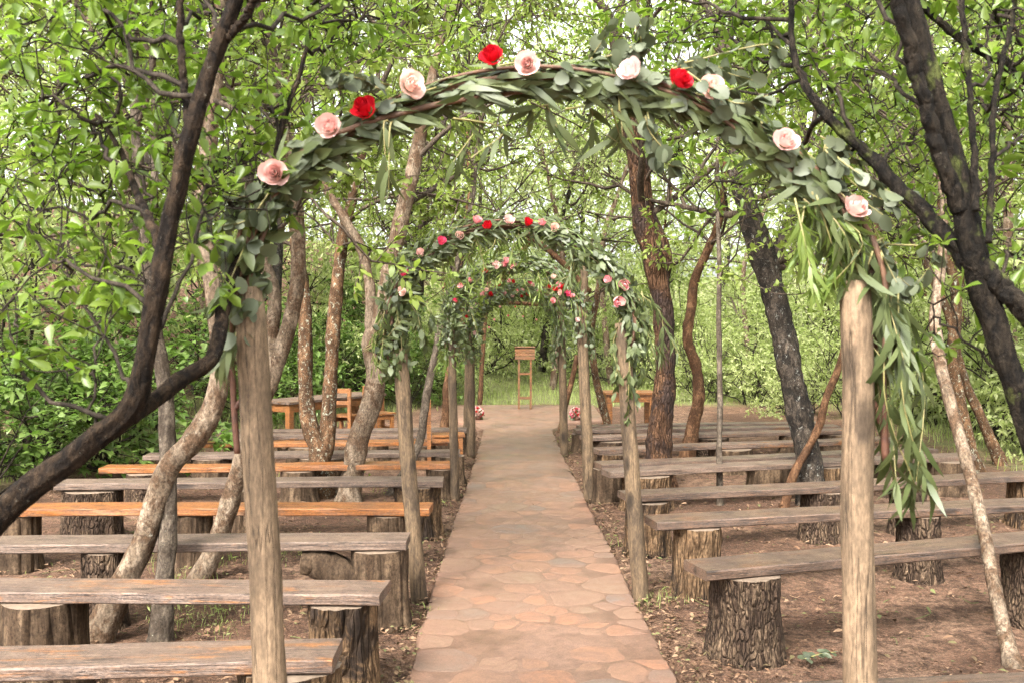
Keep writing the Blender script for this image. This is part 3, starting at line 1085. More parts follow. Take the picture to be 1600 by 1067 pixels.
def rose(parent, px, py, Y, R, color, hi=False, face=None):
    p = at(px, py, Y) - root_of(parent)
    ax = np.array((rrng.uniform(-.8, .8), -1.0, rrng.uniform(-.35, .95))) if face is None else np.array(face)
    ob = link('rose', (ROSE_HI if hi else ROSE_LO)[color][int(rrng.integers(0, 3))], parent)
    ob.matrix_basis = axis_matrix(p, ax, R, rrng.uniform(0, 6))
    if hi:
        for k in range(5):
            pe = link('petal', PETAL_HI[color], ob)
            pe.matrix_basis = Matrix.Rotation(k * 2 * math.pi / 5 + rrng.uniform(-.2, .2), 4, 'Z') @ Matrix.Rotation(rrng.uniform(-.08, .42), 4, 'Y') @ Matrix.Scale(rrng.uniform(.9, 1.15), 4)
        link('calyx', CALYX, ob)
    return ob


# ------------------------------------------------------------------ flower arches
SPECIES = {  # length, width, template, material, simple template for far arches
    'willow': (.095, .016, LONG, 'willow', LONG2),
    'dollar': (.040, .034, ROUND, 'dollar', ROUND2),
    'broad': (.062, .027, OVAL, 'willow', SIMPLE),
    'fern': (.075, .010, LONG, 'fern', LONG2),
}


class Garland:
    def __init__(self):
        self.d = {}

    def add(self, sp, P, A, Nn, rng):
        L0, W0 = SPECIES[sp][:2]
        s = rng.uniform(.65, 1.2, len(P))
        self.d.setdefault(sp, []).append((P, A, Nn, L0 * s, W0 * s * rng.uniform(.85, 1.2, len(P))))

    def along(self, rng, curve, sp, n, R, g=.45, t0=0, t1=1, out=.6, fwd=1.0):
        t = t0 + (t1 - t0) * rng.random(n)
        f = t * (len(curve) - 1.001); k = f.astype(int)
        c = curve[k] + (curve[k + 1] - curve[k]) * (f - k)[:, None]
        tau = unit(curve[k + 1] - curve[k])
        r = rand_dir(rng, n); r = unit(r - tau * np.sum(r * tau, 1, keepdims=True))
        sg = np.where(rng.random(n) < .7, 1, -1)[:, None] * fwd
        P = c + r * (R * np.sqrt(rng.random(n)))[:, None]
        A = tau * sg * .75 + r * out + rand_dir(rng, n) * .35 + np.array((0, 0, -g))
        self.add(sp, P, A, r + rand_dir(rng, n) * .5 + np.array((0, -.35, .3)), rng)

    def strand(self, rng, stems, p0, p1, sp, n, sway=.04):
        p0, p1 = np.asarray(p0), np.asarray(p1)
        mid = (p0 + p1) / 2 + rng.normal(size=3) * sway
        C = smooth_line([p0, mid, p1], 9)
        stems.append((C, np.linspace(.0025, .001, 9)))
        f = rng.random(n) * 7.99; k = f.astype(int)
        q = C[k] + (C[k + 1] - C[k]) * (f - k)[:, None]
        d = unit(C[k + 1] - C[k])
        A = d * .8 + rand_dir(rng, n) * .55 + np.array((0, 0, -.35))
        self.add(sp, q, A, rand_dir(rng, n) + np.array((0, -.6, .1)), rng)

    def finish(self, root, hi, limit=0, name='garland'):
        for sp, lst in self.d.items():
            P, A, Nn, L, W = [np.concatenate([a[i] for a in lst]) for i in range(5)]
            _, _, T1, mt, T2 = SPECIES[sp]
            keep = np.ones(len(P), bool)
            if limit:
                used = leaf_objects(root, P, A, Nn, L, W, T1, M[mt], limit[sp])
                keep = ~used
            mb = MB()
            leaves_into(mb, P[keep], A[keep], Nn[keep], L[keep], W[keep], T1 if hi else T2)
            o = mb.build({'willow': 'willow_leaves', 'dollar': 'round_leaves', 'broad': 'broad_leaves', 'fern': 'fern_leaves'}[sp], M[mt], root, True)
            o['kind'] = 'stuff'


def arch(label, Y, posts, hoop, cords, fill, strands, roses, R_rose, hi=False, limit=None, seed=0, frame=None, bundle=.03, postmat='post', out=.6):
    rng = np.random.default_rng(900 + seed)
    l, r = posts
    bx = (at(*l[1], Y)[0] + at(*r[1], Y)[0]) / 2
    root = thing('flower_arch', label, 'flower arch', (bx, Y, 0), 'flower arches over the path')
    for (top, bot, wpx) in posts:
        a = at(*top, Y)
        b = at(*bot, Y)
        if b[2] > 0:                                   # carry the post on down to the ground
            b = b + (b - a) * (b[2] + .1) / (a[2] - b[2])
        else:
            b = b + (b - a) * .03
        rad = wpx * Y / F_PX / 2
        n = 16
        t = np.linspace(0, 1, n)[:, None]
        P = b * (1 - t) + a * t
        P[:, 0] += np.array([.006 * noise.noise(Vector((i * .35, seed, top[0]))) for i in range(n)])
        mb = MB()
        mb.tube(P, np.linspace(rad * 1.10, rad * .96, n), 18, .07, seed + top[0] * .01)
        mb.build('post', M[postmat], root)
    H = smooth_line([at(x, y, Y) for x, y in hoop], 60)
    mb = MB()
    T = unit(np.gradient(H, axis=0))
    n1 = np.tile(np.array((0, 1.0, 0)), (len(H), 1)); n2 = np.cross(T, n1)
    for k in range(cords):                              # twisted sticks and vines along the hoop
        ph = k * 2 * math.pi / cords
        a = ph + np.linspace(0, 7 + 2 * (k % 3), len(H))
        rr = bundle * (0.55 + .45 * math.sin(k * 2.3)) + .006
        mb.tube(H + n1 * (np.cos(a) * rr)[:, None] + n2 * (np.sin(a) * rr)[:, None], np.full(len(H), .0045 + .003 * (k % 3)), 6, .1, k)
    mb.build('vine_hoop', M['vine'], root)
    g = Garland()
    for sp, n, R, t0, t1, gr in fill:
        g.along(rng, H, sp, n, R, gr, t0, t1, out)
    stems = []
    for (p0, p1, sp, n, cnt, spread) in strands:
        for i in range(cnt):
            j = rng.normal(size=2) * spread
            q0 = at(p0[0] + j[0] * .6, p0[1] + j[1] * .4, Y + rng.normal() * .03)
            q1 = at(p1[0] + j[0] * 1.3, p1[1] + rng.normal() * spread, Y + rng.normal() * .06)
            g.strand(rng, stems, q0, q1, sp, n)
    # stalks of the cut greenery tucked into the hoop
    for i in range(26 if hi else 12):
        k = int(rng.integers(2, 52)); m = int(rng.integers(5, 8))
        off = rand_dir(rng) * np.array((1, 1, 1)) * bundle * 1.3
        stems.append((H[k:k + m] + off + np.linspace(0, 1, len(H[k:k + m]))[:, None] * rand_dir(rng) * .03, np.full(len(H[k:k + m]), .0022)))
    mb = MB()
    for C, rad in stems:
        mb.tube(C, rad, 5)
    s = mb.build('stalks', M['stem'], root); s['kind'] = 'stuff'
    g.finish(root, hi, limit)
    if frame:
        for bars in frame:
            mb = MB()
            mb.tube(smooth_line([at(x, y, Y + .02) for x, y in bars[0]], 24), bars[1], 8)
            mb.build(bars[2], M['rust'], root)
    for (x, y, c) in roses:
        rose(root, x, y, Y - (.065 if hi else .085), R_rose * rrng.uniform(.94, 1.12), c, hi)
    return root


arch('nearest flower arch, framing the whole view, with pink and red roses', 2.4,
     [((387, 450), (424, 1067), 50), ((1337, 440), (1343, 1067), 50)],
     [(372, 520), (376, 455), (392, 380), (425, 300), (500, 232), (600, 180), (720, 140), (840, 122), (960, 128), (1060, 150), (1150, 190), (1230, 250), (1300, 320), (1350, 385), (1378, 470), (1384, 560)],
     7,
     [('willow', 500, .026, .12, .60, .2), ('willow', 200, .026, .55, .82, .15), ('dollar', 70, .04, .14, .34, .1), ('broad', 150, .04, .02, .28, .4),
      ('dollar', 170, .045, .46, .86, .0), ('willow', 110, .035, .50, .80, .35), ('broad', 100, .035, .5, .8, .4), ('willow', 130, .04, .78, .95, .6),
      ('dollar', 70, .06, .0, .16, .3)],
     [((1388, 430), (1418, 770), 'willow', 30, 7, 11), ((1375, 400), (1410, 560), 'willow', 24, 4, 11), ((1255, 310), (1302, 440), 'fern', 30, 6, 12), ((1265, 300), (1345, 440), 'willow', 22, 5, 10), ((715, 185), (722, 255), 'willow', 7, 2, 8), ((960, 170), (955, 215), 'willow', 7, 3, 14), ((860, 160), (870, 200), 'willow', 7, 3, 16),
      ((370, 400), (335, 480), 'broad', 12, 3, 12), ((372, 430), (348, 560), 'willow', 16, 4, 12), ((610, 195), (600, 285), 'willow', 7, 2, 8),
      ((1290, 230), (1400, 330), 'dollar', 14, 5, 12), ((940, 90), (990, 50), 'dollar', 12, 4, 14), ((1060, 110), (1170, 130), 'dollar', 14, 5, 14),
      ((600, 140), (510, 115), 'dollar', 13, 3, 8), ((1380, 380), (1415, 450), 'dollar', 12, 4, 10), ((1010, 180), (1050, 260), 'dollar', 10, 3, 10), ((420, 300), (330, 380), 'dollar', 12, 4, 14)],
     [(428, 270, 'blush'), (515, 198, 'blush'), (570, 170, 'red'), (642, 133, 'peach'), (768, 88, 'red'), (824, 99, 'blush'), (985, 111, 'white'),
      (1063, 125, 'red'), (1113, 137, 'peach'), (1228, 221, 'blush'), (1338, 325, 'blush')],
     .039, True, {'willow': 140, 'dollar': 110, 'broad': 50, 'fern': 0}, 1,
     [([(1352, 400), (1372, 450), (1377, 540), (1380, 640), (1384, 720)], .010, 'iron_bar'), ([(1350, 538), (1378, 538)], .010, 'bracket'),
      ([(1350, 628), (1366, 632), (1377, 660)], .009, 'bracket'), ([(360, 470), (362, 560), (366, 640), (371, 708)], .008, 'iron_bar'), ([(364, 640), (378, 625)], .008, 'bracket')], .026, out=.28)

arch('second flower arch, with leafy greenery hanging down its right post', 5.65,
     [((624, 545), (655, 944), 24), ((972, 505), (1001, 938), 24)],
     [(622, 585), (612, 520), (618, 462), (640, 418), (685, 383), (740, 360), (800, 350), (860, 358), (910, 385), (950, 420), (978, 462), (990, 505), (988, 560)],
     6,
     [('willow', 900, .066, .16, .92, .25), ('broad', 200, .07, .6, .92, .2), ('broad', 420, .075, .0, .4, .3), ('dollar', 150, .08, .05, .35, .2), ('fern', 240, .065, .2, .85, .4), ('dollar', 110, .07, .6, .95, .1),
      ('broad', 220, .065, .78, 1.0, .6)],
     [((620, 450), (625, 580), 'broad', 28, 8, 11), ((565, 545), (620, 500), 'willow', 14, 3, 9), ((985, 480), (985, 610), 'broad', 32, 8, 10), ((965, 500), (955, 590), 'broad', 22, 4, 8), ((985, 560), (985, 655), 'broad', 22, 3, 5),
      ((1000, 460), (1030, 560), 'willow', 22, 5, 10), ((700, 395), (700, 440), 'fern', 14, 5, 8), ((740, 375), (735, 430), 'fern', 14, 5, 8), ((800, 365), (800, 410), 'fern', 14, 6, 14), ((640, 470), (655, 530), 'broad', 20, 5, 10),
      ((900, 390), (890, 430), 'willow', 12, 4, 8), ((600, 480), (590, 580), 'fern', 16, 4, 8)],
     [(745, 345, 'pink'), (762, 353, 'red'), (795, 345, 'blush'), (825, 348, 'red'), (848, 349, 'pink'), (866, 356, 'peach'), (719, 368, 'peach'), (689, 378, 'hot'), (657, 396, 'blush'),
      (631, 427, 'hot'), (630, 454, 'peach'), (951, 437, 'pink'), (977, 445, 'pink'), (964, 471, 'pink'), (973, 473, 'blush')],
     .043, False, None, 2, None, .04, 'post_dark')

arch('third flower arch from the front, smaller, with pink rose clusters', 8.8,
     [((705, 500), (711, 787), 13), ((908, 492), (922, 784), 17)],
     [(705, 560), (703, 510), (708, 470), (725, 440), (755, 420), (795, 408), (835, 410), (868, 428), (893, 458), (908, 495), (912, 540)],
     5,
     [('willow', 900, .08, .1, .95, .3), ('dollar', 260, .09, .05, .4, .2), ('broad', 520, .085, .0, .6, .4), ('fern', 600, .085, .15, .9, .4), ('dollar', 280, .09, .6, 1.0, .2)],
     [((705, 500), (703, 580), 'fern', 24, 6, 7), ((840, 420), (845, 465), 'fern', 18, 7, 9), ((785, 420), (775, 450), 'fern', 16, 4, 7), ((910, 500), (915, 560), 'broad', 22, 5, 7), ((715, 480), (720, 530), 'broad', 24, 6, 10)],
     [(720, 447, 'pink'), (735, 438, 'pink'), (712, 470, 'hot'), (758, 423, 'red'), (774, 414, 'blush'), (787, 414, 'pink'), (791, 408, 'pink'), (800, 415, 'pink'), (864, 433, 'peach'), (872, 445, 'pink'),
      (869, 452, 'red'), (879, 447, 'red'), (876, 457, 'peach'), (886, 458, 'hot'), (894, 463, 'pink'), (864, 471, 'pink'), (902, 499, 'white')],
     .043, False, None, 3, None, .045, 'post_dark')

arch('fourth flower arch, the farthest, crowded with small red and pink roses', 11.7,
     [((735, 520), (736, 717), 13), ((877, 500), (882, 714), 12)],
     [(738, 575), (736, 530), (740, 495), (757, 470), (785, 456), (815, 451), (848, 457), (868, 478), (877, 515), (876, 560)],
     4,
     [('willow', 700, .12, .1, .9, .4), ('broad', 620, .11, .0, 1.0, .4), ('dollar', 400, .13, .05, .5, .2), ('fern', 900, .12, .1, .9, .5)],
     [((738, 500), (738, 555), 'broad', 24, 5, 5), ((870, 500), (868, 560), 'broad', 24, 6, 5), ((795, 465), (795, 490), 'fern', 14, 6, 12), ((840, 465), (845, 495), 'fern', 14, 6, 10)],
     [(779, 444, 'red'), (796, 440, 'pink'), (803, 440, 'red'), (827, 442, 'hot'), (833, 446, 'peach'), (760, 454, 'peach'), (755, 460, 'pink'), (767, 461, 'red'), (787, 459, 'pink'), (808, 455, 'pink'), (815, 463, 'red'),
      (825, 461, 'red'), (817, 453, 'pink'), (843, 455, 'blush'), (855, 460, 'blush'), (857, 448, 'red'), (734, 484, 'white'), (731, 495, 'red'), (741, 520, 'white'), (745, 475, 'pink'), (865, 470, 'pink'), (800, 462, 'blush')],
     .044, False, None, 4, None, .05, 'post_dark')


# ------------------------------------------------------------------ rustic log frame between the far arches, loose leaning poles
def log_part(root, name, pts, wpx, Y, mat, seed=0, Yend=None):
    Yend = Y if Yend is None else Yend
    k = len(pts)
    P = smooth_line([at(x, y, Y + (Yend - Y) * i / (k - 1)) for i, (x, y) in enumerate(pts)], 14)
    mb = MB()
    w0, w1 = (wpx, wpx) if np.isscalar(wpx) else wpx
    mb.tube(P, np.linspace(w0, w1, 14) * Y / F_PX / 2, 12, .12, seed)
    return mb.build(name, M[mat], root)


yp = 12.5
root = thing('log_gable', 'rustic gable of rough logs standing between the far flower arches', 'log gable', (.2, yp, 0))
log_part(root, 'rafter', [(822, 366), (841, 379), (880, 412), (922, 458)], 9, yp, 'bark_red', 1)
log_part(root, 'rafter', [(838, 362), (815, 395), (784, 440), (757, 476), (738, 505)], 8, yp, 'bark_red', 2)
log_part(root, 'post', [(917, 700), (915, 600), (913, 480), (913, 400)], 12, yp, 'post', 3)
log_part(root, 'post', [(729, 700), (731, 620), (734, 505)], 12, yp, 'post_dark', 4)
log_part(root, 'tie_beam', [(742, 476), (800, 474), (860, 477), (918, 476)], 6, yp + .1, 'bark_red', 5)
log_part(root, 'tie_beam', [(770, 455), (830, 452), (924, 454)], 6, yp + .15, 'bark_red', 6)
for (x, y, c) in [(781, 480, 'pink'), (794, 494, 'hot'), (772, 500, 'pink'), (764, 512, 'pink'), (753, 519, 'pink'), (817, 495, 'pink'), (838, 500, 'pink'), (805, 480, 'red'), (828, 478, 'pink'), (857, 485, 'pink')]:
    ob = rose(root, x, y, yp + .1, .024, c, False, (0.1, -.6, .5))
    a, b = at(x, y, yp + .1), at(x, 475, yp + .1)
    if b[2] > a[2] + .01:
        mb = MB(); mb.tube([a, b], .0012, 4)
        mb.build('string', M['stem'], root)
root = thing('leaning_pole', 'slim reddish pole leaning beside the left edge of the far terrace', 'pole', on_plane(751, 634))
log_part(root, 'shaft', [(750, 638), (753, 570), (758, 500), (764, 440)], (8, 6), 18.5, 'bark_red', 7)
root = thing('leaning_pole', 'forked pole leaning behind the right post of the third arch', 'pole', on_plane(876, 676))
log_part(root, 'shaft', [(874, 682), (882, 640), (892, 600), (902, 555)], (9, 8), 14.2, 'bark_red', 8)
root = thing('leaning_pole', 'spotted pole leaning left, between the third arch and the right table', 'pole', on_plane(955, 690))
log_part(root, 'shaft', [(957, 690), (943, 640), (930, 585), (924, 520), (932, 470), (938, 430)], (13, 9), 12.8, 'bark_lichen', 9)

# ------------------------------------------------------------------ furniture
def RZ(a):
    c, s = math.cos(a), math.sin(a)
    return np.array(((c, -s, 0), (s, c, 0), (0, 0, 1)))


def furn(root, name, boxes, mat='varnish'):
    mb = MB()
    for c, s in boxes:
        mb.box(c, s)
    return mb.build(name, M[mat], root, False, (0, 0, 0))


def table(label, loc, rz, Lx, Wy, h, top_mat='varnish', planks=4, leg=.075):
    r = thing('wooden_table', label, 'table', loc, None, rz)
    t = .035
    pw = Wy / planks
    for k in range(planks):
        furn(r, 'top_plank', [((0, -Wy / 2 + pw * (k + .5), h - t / 2), (Lx, pw - .006, t))], top_mat)
    a, b = Lx / 2 - .06, Wy / 2 - .06
    for sx in (-1, 1):
        for sy in (-1, 1):
            furn(r, 'leg', [((sx * a, sy * b, (h - t) / 2 - .01), (leg, leg, h - t + .015))])
    for s in (-1, 1):
        furn(r, 'apron', [((0, s * (b + .012), h - t - .052), (2 * a - leg - .004, .03, .10))])
        furn(r, 'apron', [((s * (a + .012), 0, h - t - .052), (.03, 2 * b - leg - .004, .10))])
    return r


c1, c2 = on_plane(452, 628, .57), on_plane(604, 614, .57)
u = unit(c2 - c1); ang = math.atan2(u[1], u[0])
cen = (c1 + c2) / 2 + np.array((-u[1], u[0], 0)) * .30
table('long wooden table behind the left benches, with two chairs in front', (cen[0], cen[1], 0), ang, float(np.linalg.norm(c2 - c1)), .60, .57, 'plank_worn')
table('small orange wooden table on the right by the thick brown trunk', (1.64, 14.0, 0), .05, .72, .5, .60)


def chair(label, loc, rz, h=.86, sh=.42, w=.36, d=.36):
    """faces +x in its own frame"""
    r = thing('wooden_chair', label, 'chair', loc, 'wooden ladder-back chairs', rz)
    t = .042
    for s in (-1, 1):
        furn(r, 'back_post', [((-d / 2, s * (w / 2 - t / 2), h / 2 - .005), (t, t, h + .01))])
        furn(r, 'leg', [((d / 2 - t / 2, s * (w / 2 - t / 2), sh / 2 - .01), (t, t, sh - .012))])
        furn(r, 'seat_rail', [((0, s * (w / 2 - t / 2), sh - .045), (d - t - .03, t * .7, .055))])
        furn(r, 'stretcher', [((0, s * (w / 2 - t / 2), .14), (d - t - .03, t * .6, .035))])
    furn(r, 'seat', [((.03, 0, sh + .003), (d - .01, w + .02, .026))])
    furn(r, 'back_slat', [((-d / 2, 0, h - .035), (t * .7, w - 2 * t - .002, .06))])
    furn(r, 'back_slat', [((-d / 2, 0, h - .19), (t * .7, w - 2 * t - .002, .05))])
    furn(r, 'stretcher', [((d / 2 - t / 2, 0, .17), (t * .6, w - 2 * t - .002, .035))])
    furn(r, 'stretcher', [((-d / 2, 0, .12), (t * .6, w - 2 * t - .002, .035))])
    furn(r, 'seat_rail', [((d / 2 - t / 2, 0, sh - .045), (t * .7, w - 2 * t - .002, .055))])
    return r


def flat(px, Y):
    p = at(px, 600, Y)
    return (p[0], Y, 0)


chair('orange wooden chair with its back to us, between the spotted and the pale trunk', flat(540, 12.9), math.radians(80), .73, .36, .25, .30)
chair('orange wooden chair just right of the pale crooked trunk, facing the long table', flat(592, 13.2), math.radians(40), .73, .36, .27, .30)
chair('orange wooden chair standing at the path end of the left benches, facing the path', flat(696, 10.75), math.radians(6), .75, .36, .26, .36)

p = on_plane(820, 641)
r = thing('lectern', 'slim wooden lectern with a slanted box top at the end of the path', 'lectern', (p[0], p[1], .032))
bx = MB()
tl = math.radians(-14)
Rx = np.array(((1, 0, 0), (0, math.cos(tl), -math.sin(tl)), (0, math.sin(tl), math.cos(tl))))
for k in range(3):
    mb = MB(); mb.box((0, -.105, .905 + k * .062), (.35, .022, .058)); mb.build('front_board', M['varnish_dark'], r, False, (0, 0, 0))
for s in (-1, 1):
    furn(r, 'side_board', [((s * .165, .02, .955), (.02, .225, .15))], 'varnish_dark')
    for y in (-.085, .115):
        furn(r, 'leg', [((s * .105, y, .455), (.032, .032, .91))], 'varnish_dark')
    furn(r, 'foot', [((s * .105, .015, .016), (.036, .26, .03))], 'varnish_dark')
mb = MB(); mb.box((0, .02, 1.065), (.36, .26, .02), Rx @ np.eye(3)); mb.build('reading_board', M['varnish_dark'], r, False, (0, 0, 0))
for z in (.19, .62):
    furn(r, 'rung', [((0, -.085, z), (.178, .022, .03))], 'varnish_dark')
    furn(r, 'rung', [((0, .115, z), (.178, .022, .03))], 'varnish_dark')

for lab, px, py in (('round bunch of pink, red and white roses left of the path', 746, 650), ('round bunch of pink, red and white roses right of the path', 900, 651)):
    p = on_plane(px, py + 8)
    r = thing('rose_bouquet', lab, 'bouquet', (p[0], p[1], tz(p[0], p[1])), 'rose bunches beside the path')
    mb = MB(); mb.tube([(0, 0, -.01), (0, 0, .05), (0, 0, .10)], [.06, .07, .085], 14); mb.build('bowl', M['rust'], r, True, (0, 0, 0))
    brng = np.random.default_rng(int(px))
    Pn = rand_dir(brng, 40)
    gold = []
    for k in range(34):
        zc = 1 - 1.55 * (k + .5) / 34
        a = k * 2.39996
        gold.append((math.sqrt(max(0, 1 - zc * zc)) * math.cos(a), math.sqrt(max(0, 1 - zc * zc)) * math.sin(a), zc))
    for k, gdir in enumerate(gold):
        ob = link('rose', ROSE_LO[('pink', 'white', 'red', 'blush', 'white', 'hot')[int(brng.integers(0, 6))]][k % 3], r)
        ob.matrix_basis = axis_matrix(np.array(gdir) * .088 + np.array((0, 0, .135)), gdir, .033, k)
    mb = MB()
    dn = rand_dir(brng, 60)
    leaves_into(mb, dn * .06 + np.array((0, 0, .12)), dn + np.array((0, 0, -.2)), rand_dir(brng, 60), .075, .03, SIMPLE)
    o = mb.build('greenery', M['willow'], r, True, (0, 0, 0)); o['kind'] = 'stuff'

# ------------------------------------------------------------------ trees traced in the middle distance
def stem_line(stem, Yf):
    P = np.array([np.append(at(x, y, Yf(y)), w * Yf(y) / F_PX / 2) for x, y, w in stem])
    n = max(16, int(np.sum(np.linalg.norm(np.diff(P[:, :3], axis=0), axis=1)) / .05))
    n = min(n, 110)
    return smooth_line(P, n)


def px_tree(label, mat, base, stems, lean=0.0, crowns=5, clen=1.7, seed=0, per=19, leaf=(.060, .027), leafmat='leaf_mid', group='trees growing among the benches', twigm='twig_pale', top_from=.55, nocrown=False, name='tree'):
    rng = np.random.default_rng(300 + seed)
    g = on_plane(*base)
    Y0 = g[1]
    Yf = lambda py: Y0 + lean * (base[1] - py) / 500.0
    root = thing(name, label, 'tree', (g[0], g[1], tz(g[0], g[1])), group)
    lines = []
    for i, st in enumerate(stems):
        st = list(st)
        if i == 0:
            x, y, w = st[0]
            st = [(base[0] - (st[1][0] - base[0]) * .06, base[1] + 9, w * 1.45), (base[0], base[1] - 4, w * 1.18)] + st[1:]
        C = stem_line(st, Yf)
        lines.append(C)
        mb = MB()
        r = C[:, 3]
        mb.tube(C[:, :3], r * (1 + .10 * np.array([noise.noise(Vector((k * .45, seed, i))) for k in range(len(r))])), 20 if r.max() > .05 else 12, .20, seed + i, relief=.07)
        mb.build('trunk' if i == 0 else 'branch', M[mat], root)
    if nocrown:
        return root
    tubes, twigs = [], []
    for C in lines:
        e = C[-1, :3]; d = unit(C[-1, :3] - C[-4, :3])
        for k in range(2):
            grow(rng, tubes, twigs, e - d * .03, unit(d + rand_dir(rng) * .35 + np.array((0, 0, .2))), clen * rng.uniform(.8, 1.2), max(.012, C[-1, 3] * .8), 2, (5, 5))
    for k in range(crowns + 2):
        C = lines[int(rng.integers(0, len(lines)))]
        i = int(len(C) * rng.uniform(top_from, .98))
        i = min(i, len(C) - 1)
        if C[i, 2] < 1.9:
            i = min(len(C) - 1, int(len(C) * .95))
        a = rng.uniform(0, 2 * math.pi)
        grow(rng, tubes, twigs, C[i, :3], unit(np.array((math.cos(a), math.sin(a), rng.uniform(.1, .8)))), clen * rng.uniform(.7, 1.2), max(.008, C[i, 3] * .4), 2, (5, 5))
    mb = MB()
    for P, r, gen in tubes:
        mb.tube(P, r, 6 if gen == 2 else 4 if gen == 1 else 3, cap=False)
    o = mb.build('twigs', M[twigm], root); o['kind'] = 'stuff'
    P, A, Nn, L, W = twig_leaves(rng, twigs, per, leaf[0], leaf[1])
    mb = MB()
    leaves_into(mb, P, A, Nn, L, W, SIMPLE)
    o = mb.build('crown', M[leafmat], root, True); o['kind'] = 'stuff'
    return root


px_tree('pale mottled tree curving up from the front left benches', 'bark_pale', (150, 1004),
        [[(150, 1004, 44), (190, 915, 38), (222, 850, 36), (248, 770, 36), (264, 728, 36), (300, 690, 35), (328, 648, 33), (343, 595, 31), (345, 540, 29), (332, 450, 27), (316, 350, 27), (326, 220, 26), (338, 90, 24), (345, -40, 20)]], 0, 5, 1.5, 1, per=17)
px_tree('slim grey upright tree just right of the mottled curving one', 'bark_grey', (250, 1002),
        [[(250, 1002, 34), (258, 900, 28), (264, 800, 26), (262, 690, 25), (258, 610, 22), (246, 530, 20), (232, 430, 18), (222, 330, 17), (212, 180, 16), (205, 20, 14)],
         [(246, 530, 14), (236, 440, 13), (238, 350, 12), (243, 220, 11), (238, 80, 9)]], 0, 5, 1.5, 2, per=17)
px_tree('pale leaning tree with an orange lichen patch, passing behind the near left post', 'bark_pale', (314, 905),
        [[(314, 905, 34), (342, 840, 30), (362, 778, 29), (378, 716, 28), (402, 645, 27), (426, 588, 25), (445, 530, 24), (461, 465, 23), (467, 400, 22), (462, 320, 20), (448, 220, 17), (436, 100, 14)],
         [(424, 590, 22), (425, 520, 22), (430, 465, 21), (418, 425, 20), (400, 380, 18), (385, 300, 15)]], 0, 5, 1.6, 3, per=17)
px_tree('twin-stemmed tree speckled with grey-green lichen, rising in a V', 'bark_lichen', (502, 774),
        [[(502, 774, 42), (497, 705, 30), (483, 660, 26), (477, 600, 22), (477, 500, 21), (472, 440, 20), (463, 385, 19), (460, 330, 18), (452, 220, 16), (440, 90, 13)],
         [(500, 730, 26), (510, 700, 24), (513, 650, 22), (517, 590, 21), (522, 500, 21), (529, 425, 19), (537, 361, 18), (548, 320, 16), (562, 260, 14), (575, 160, 12)]], .5, 6, 1.7, 4)
px_tree('pale brown crooked tree that forks at mid height, by the orange chairs', 'bark_pale', (545, 783),
        [[(545, 783, 38), (552, 735, 32), (560, 685, 30), (576, 645, 31), (587, 605, 31), (585, 570, 30), (582, 535, 30), (593, 500, 27), (602, 460, 25), (614, 399, 25), (626, 345, 25), (642, 280, 23), (656, 215, 20), (672, 140, 16), (690, 60, 12)],
         [(583, 540, 20), (579, 500, 18), (578, 451, 16), (566, 395, 15), (546, 355, 14), (515, 305, 12), (485, 260, 10)]], .3, 6, 1.8, 5)
px_tree('thin pale trunk leaning right behind the second arch, left of the path', 'bark_grey', (612, 772),
        [[(612, 772, 14), (634, 735, 14), (656, 690, 13), (662, 650, 13), (668, 608, 13), (679, 562, 12), (690, 500, 11), (712, 420, 10), (735, 330, 9), (745, 230, 7)]], .6, 3, 1.6, 6)
px_tree('brown trunk standing between the second and third arch posts on the left', 'bark_red', (695, 683),
        [[(695, 683, 15), (697, 640, 13), (700, 594, 13), (712, 550, 12), (722, 505, 12), (715, 440, 11), (722, 380, 10), (735, 300, 9), (728, 200, 7)]], .4, 4, 2.0, 7, leafmat='leaf_far')
px_tree('thick brown trunk with a blackened side, right of the path', 'bark_brown', (1030, 764),
        [[(1030, 764, 48), (1028, 712, 41), (1033, 650, 36), (1039, 590, 31), (1038, 520, 31), (1033, 460, 32), (1018, 390, 34), (1006, 350, 32), (1000, 300, 29), (991, 225, 27), (975, 165, 24), (962, 80, 20)],
         [(1034, 445, 22), (1040, 400, 18), (1032, 370, 15), (1015, 320, 12), (1008, 240, 12), (1000, 170, 11), (996, 60, 8)]], .4, 6, 2.0, 8)
px_tree('sinuous reddish trunk bending right, right of the thick brown one', 'bark_red', (1074, 716),
        [[(1074, 716, 22), (1083, 660, 20), (1092, 615, 18), (1087, 570, 16), (1074, 530, 16), (1080, 481, 15), (1086, 436, 14), (1104, 395, 13), (1125, 340, 11), (1135, 250, 9)]], .5, 5, 2.0, 9, leafmat='leaf_far')
px_tree('thin straight grey sapling passing in front of the right benches', 'bark_grey', (1125, 788),
        [[(1125, 788, 10), (1124, 700, 9), (1125, 600, 8.5), (1123, 500, 8), (1124, 406, 7), (1120, 300, 6), (1124, 180, 5)]], .3, 3, 1.2, 10, per=16)
px_tree('thick black trunk flecked with white lichen, leaning left among the right benches', 'bark_black', (1270, 788),
        [[(1270, 788, 46), (1262, 706, 40), (1246, 631, 38), (1226, 537, 37), (1206, 444, 38), (1190, 395, 40), (1172, 340, 34), (1150, 260, 26), (1135, 160, 20)],
         [(1200, 420, 26), (1225, 370, 20), (1245, 310, 16), (1250, 230, 14), (1262, 120, 11)]], .3, 7, 1.9, 11)
px_tree('slim brown stem leaning right behind the near right post', 'bark_red', (1226, 794),
        [[(1226, 794, 13), (1240, 740, 13), (1262, 700, 12), (1280, 665, 12), (1291, 620, 11), (1312, 571, 11), (1330, 500, 10), (1360, 410, 8), (1375, 300, 7)]], .2, 3, 1.5, 12)
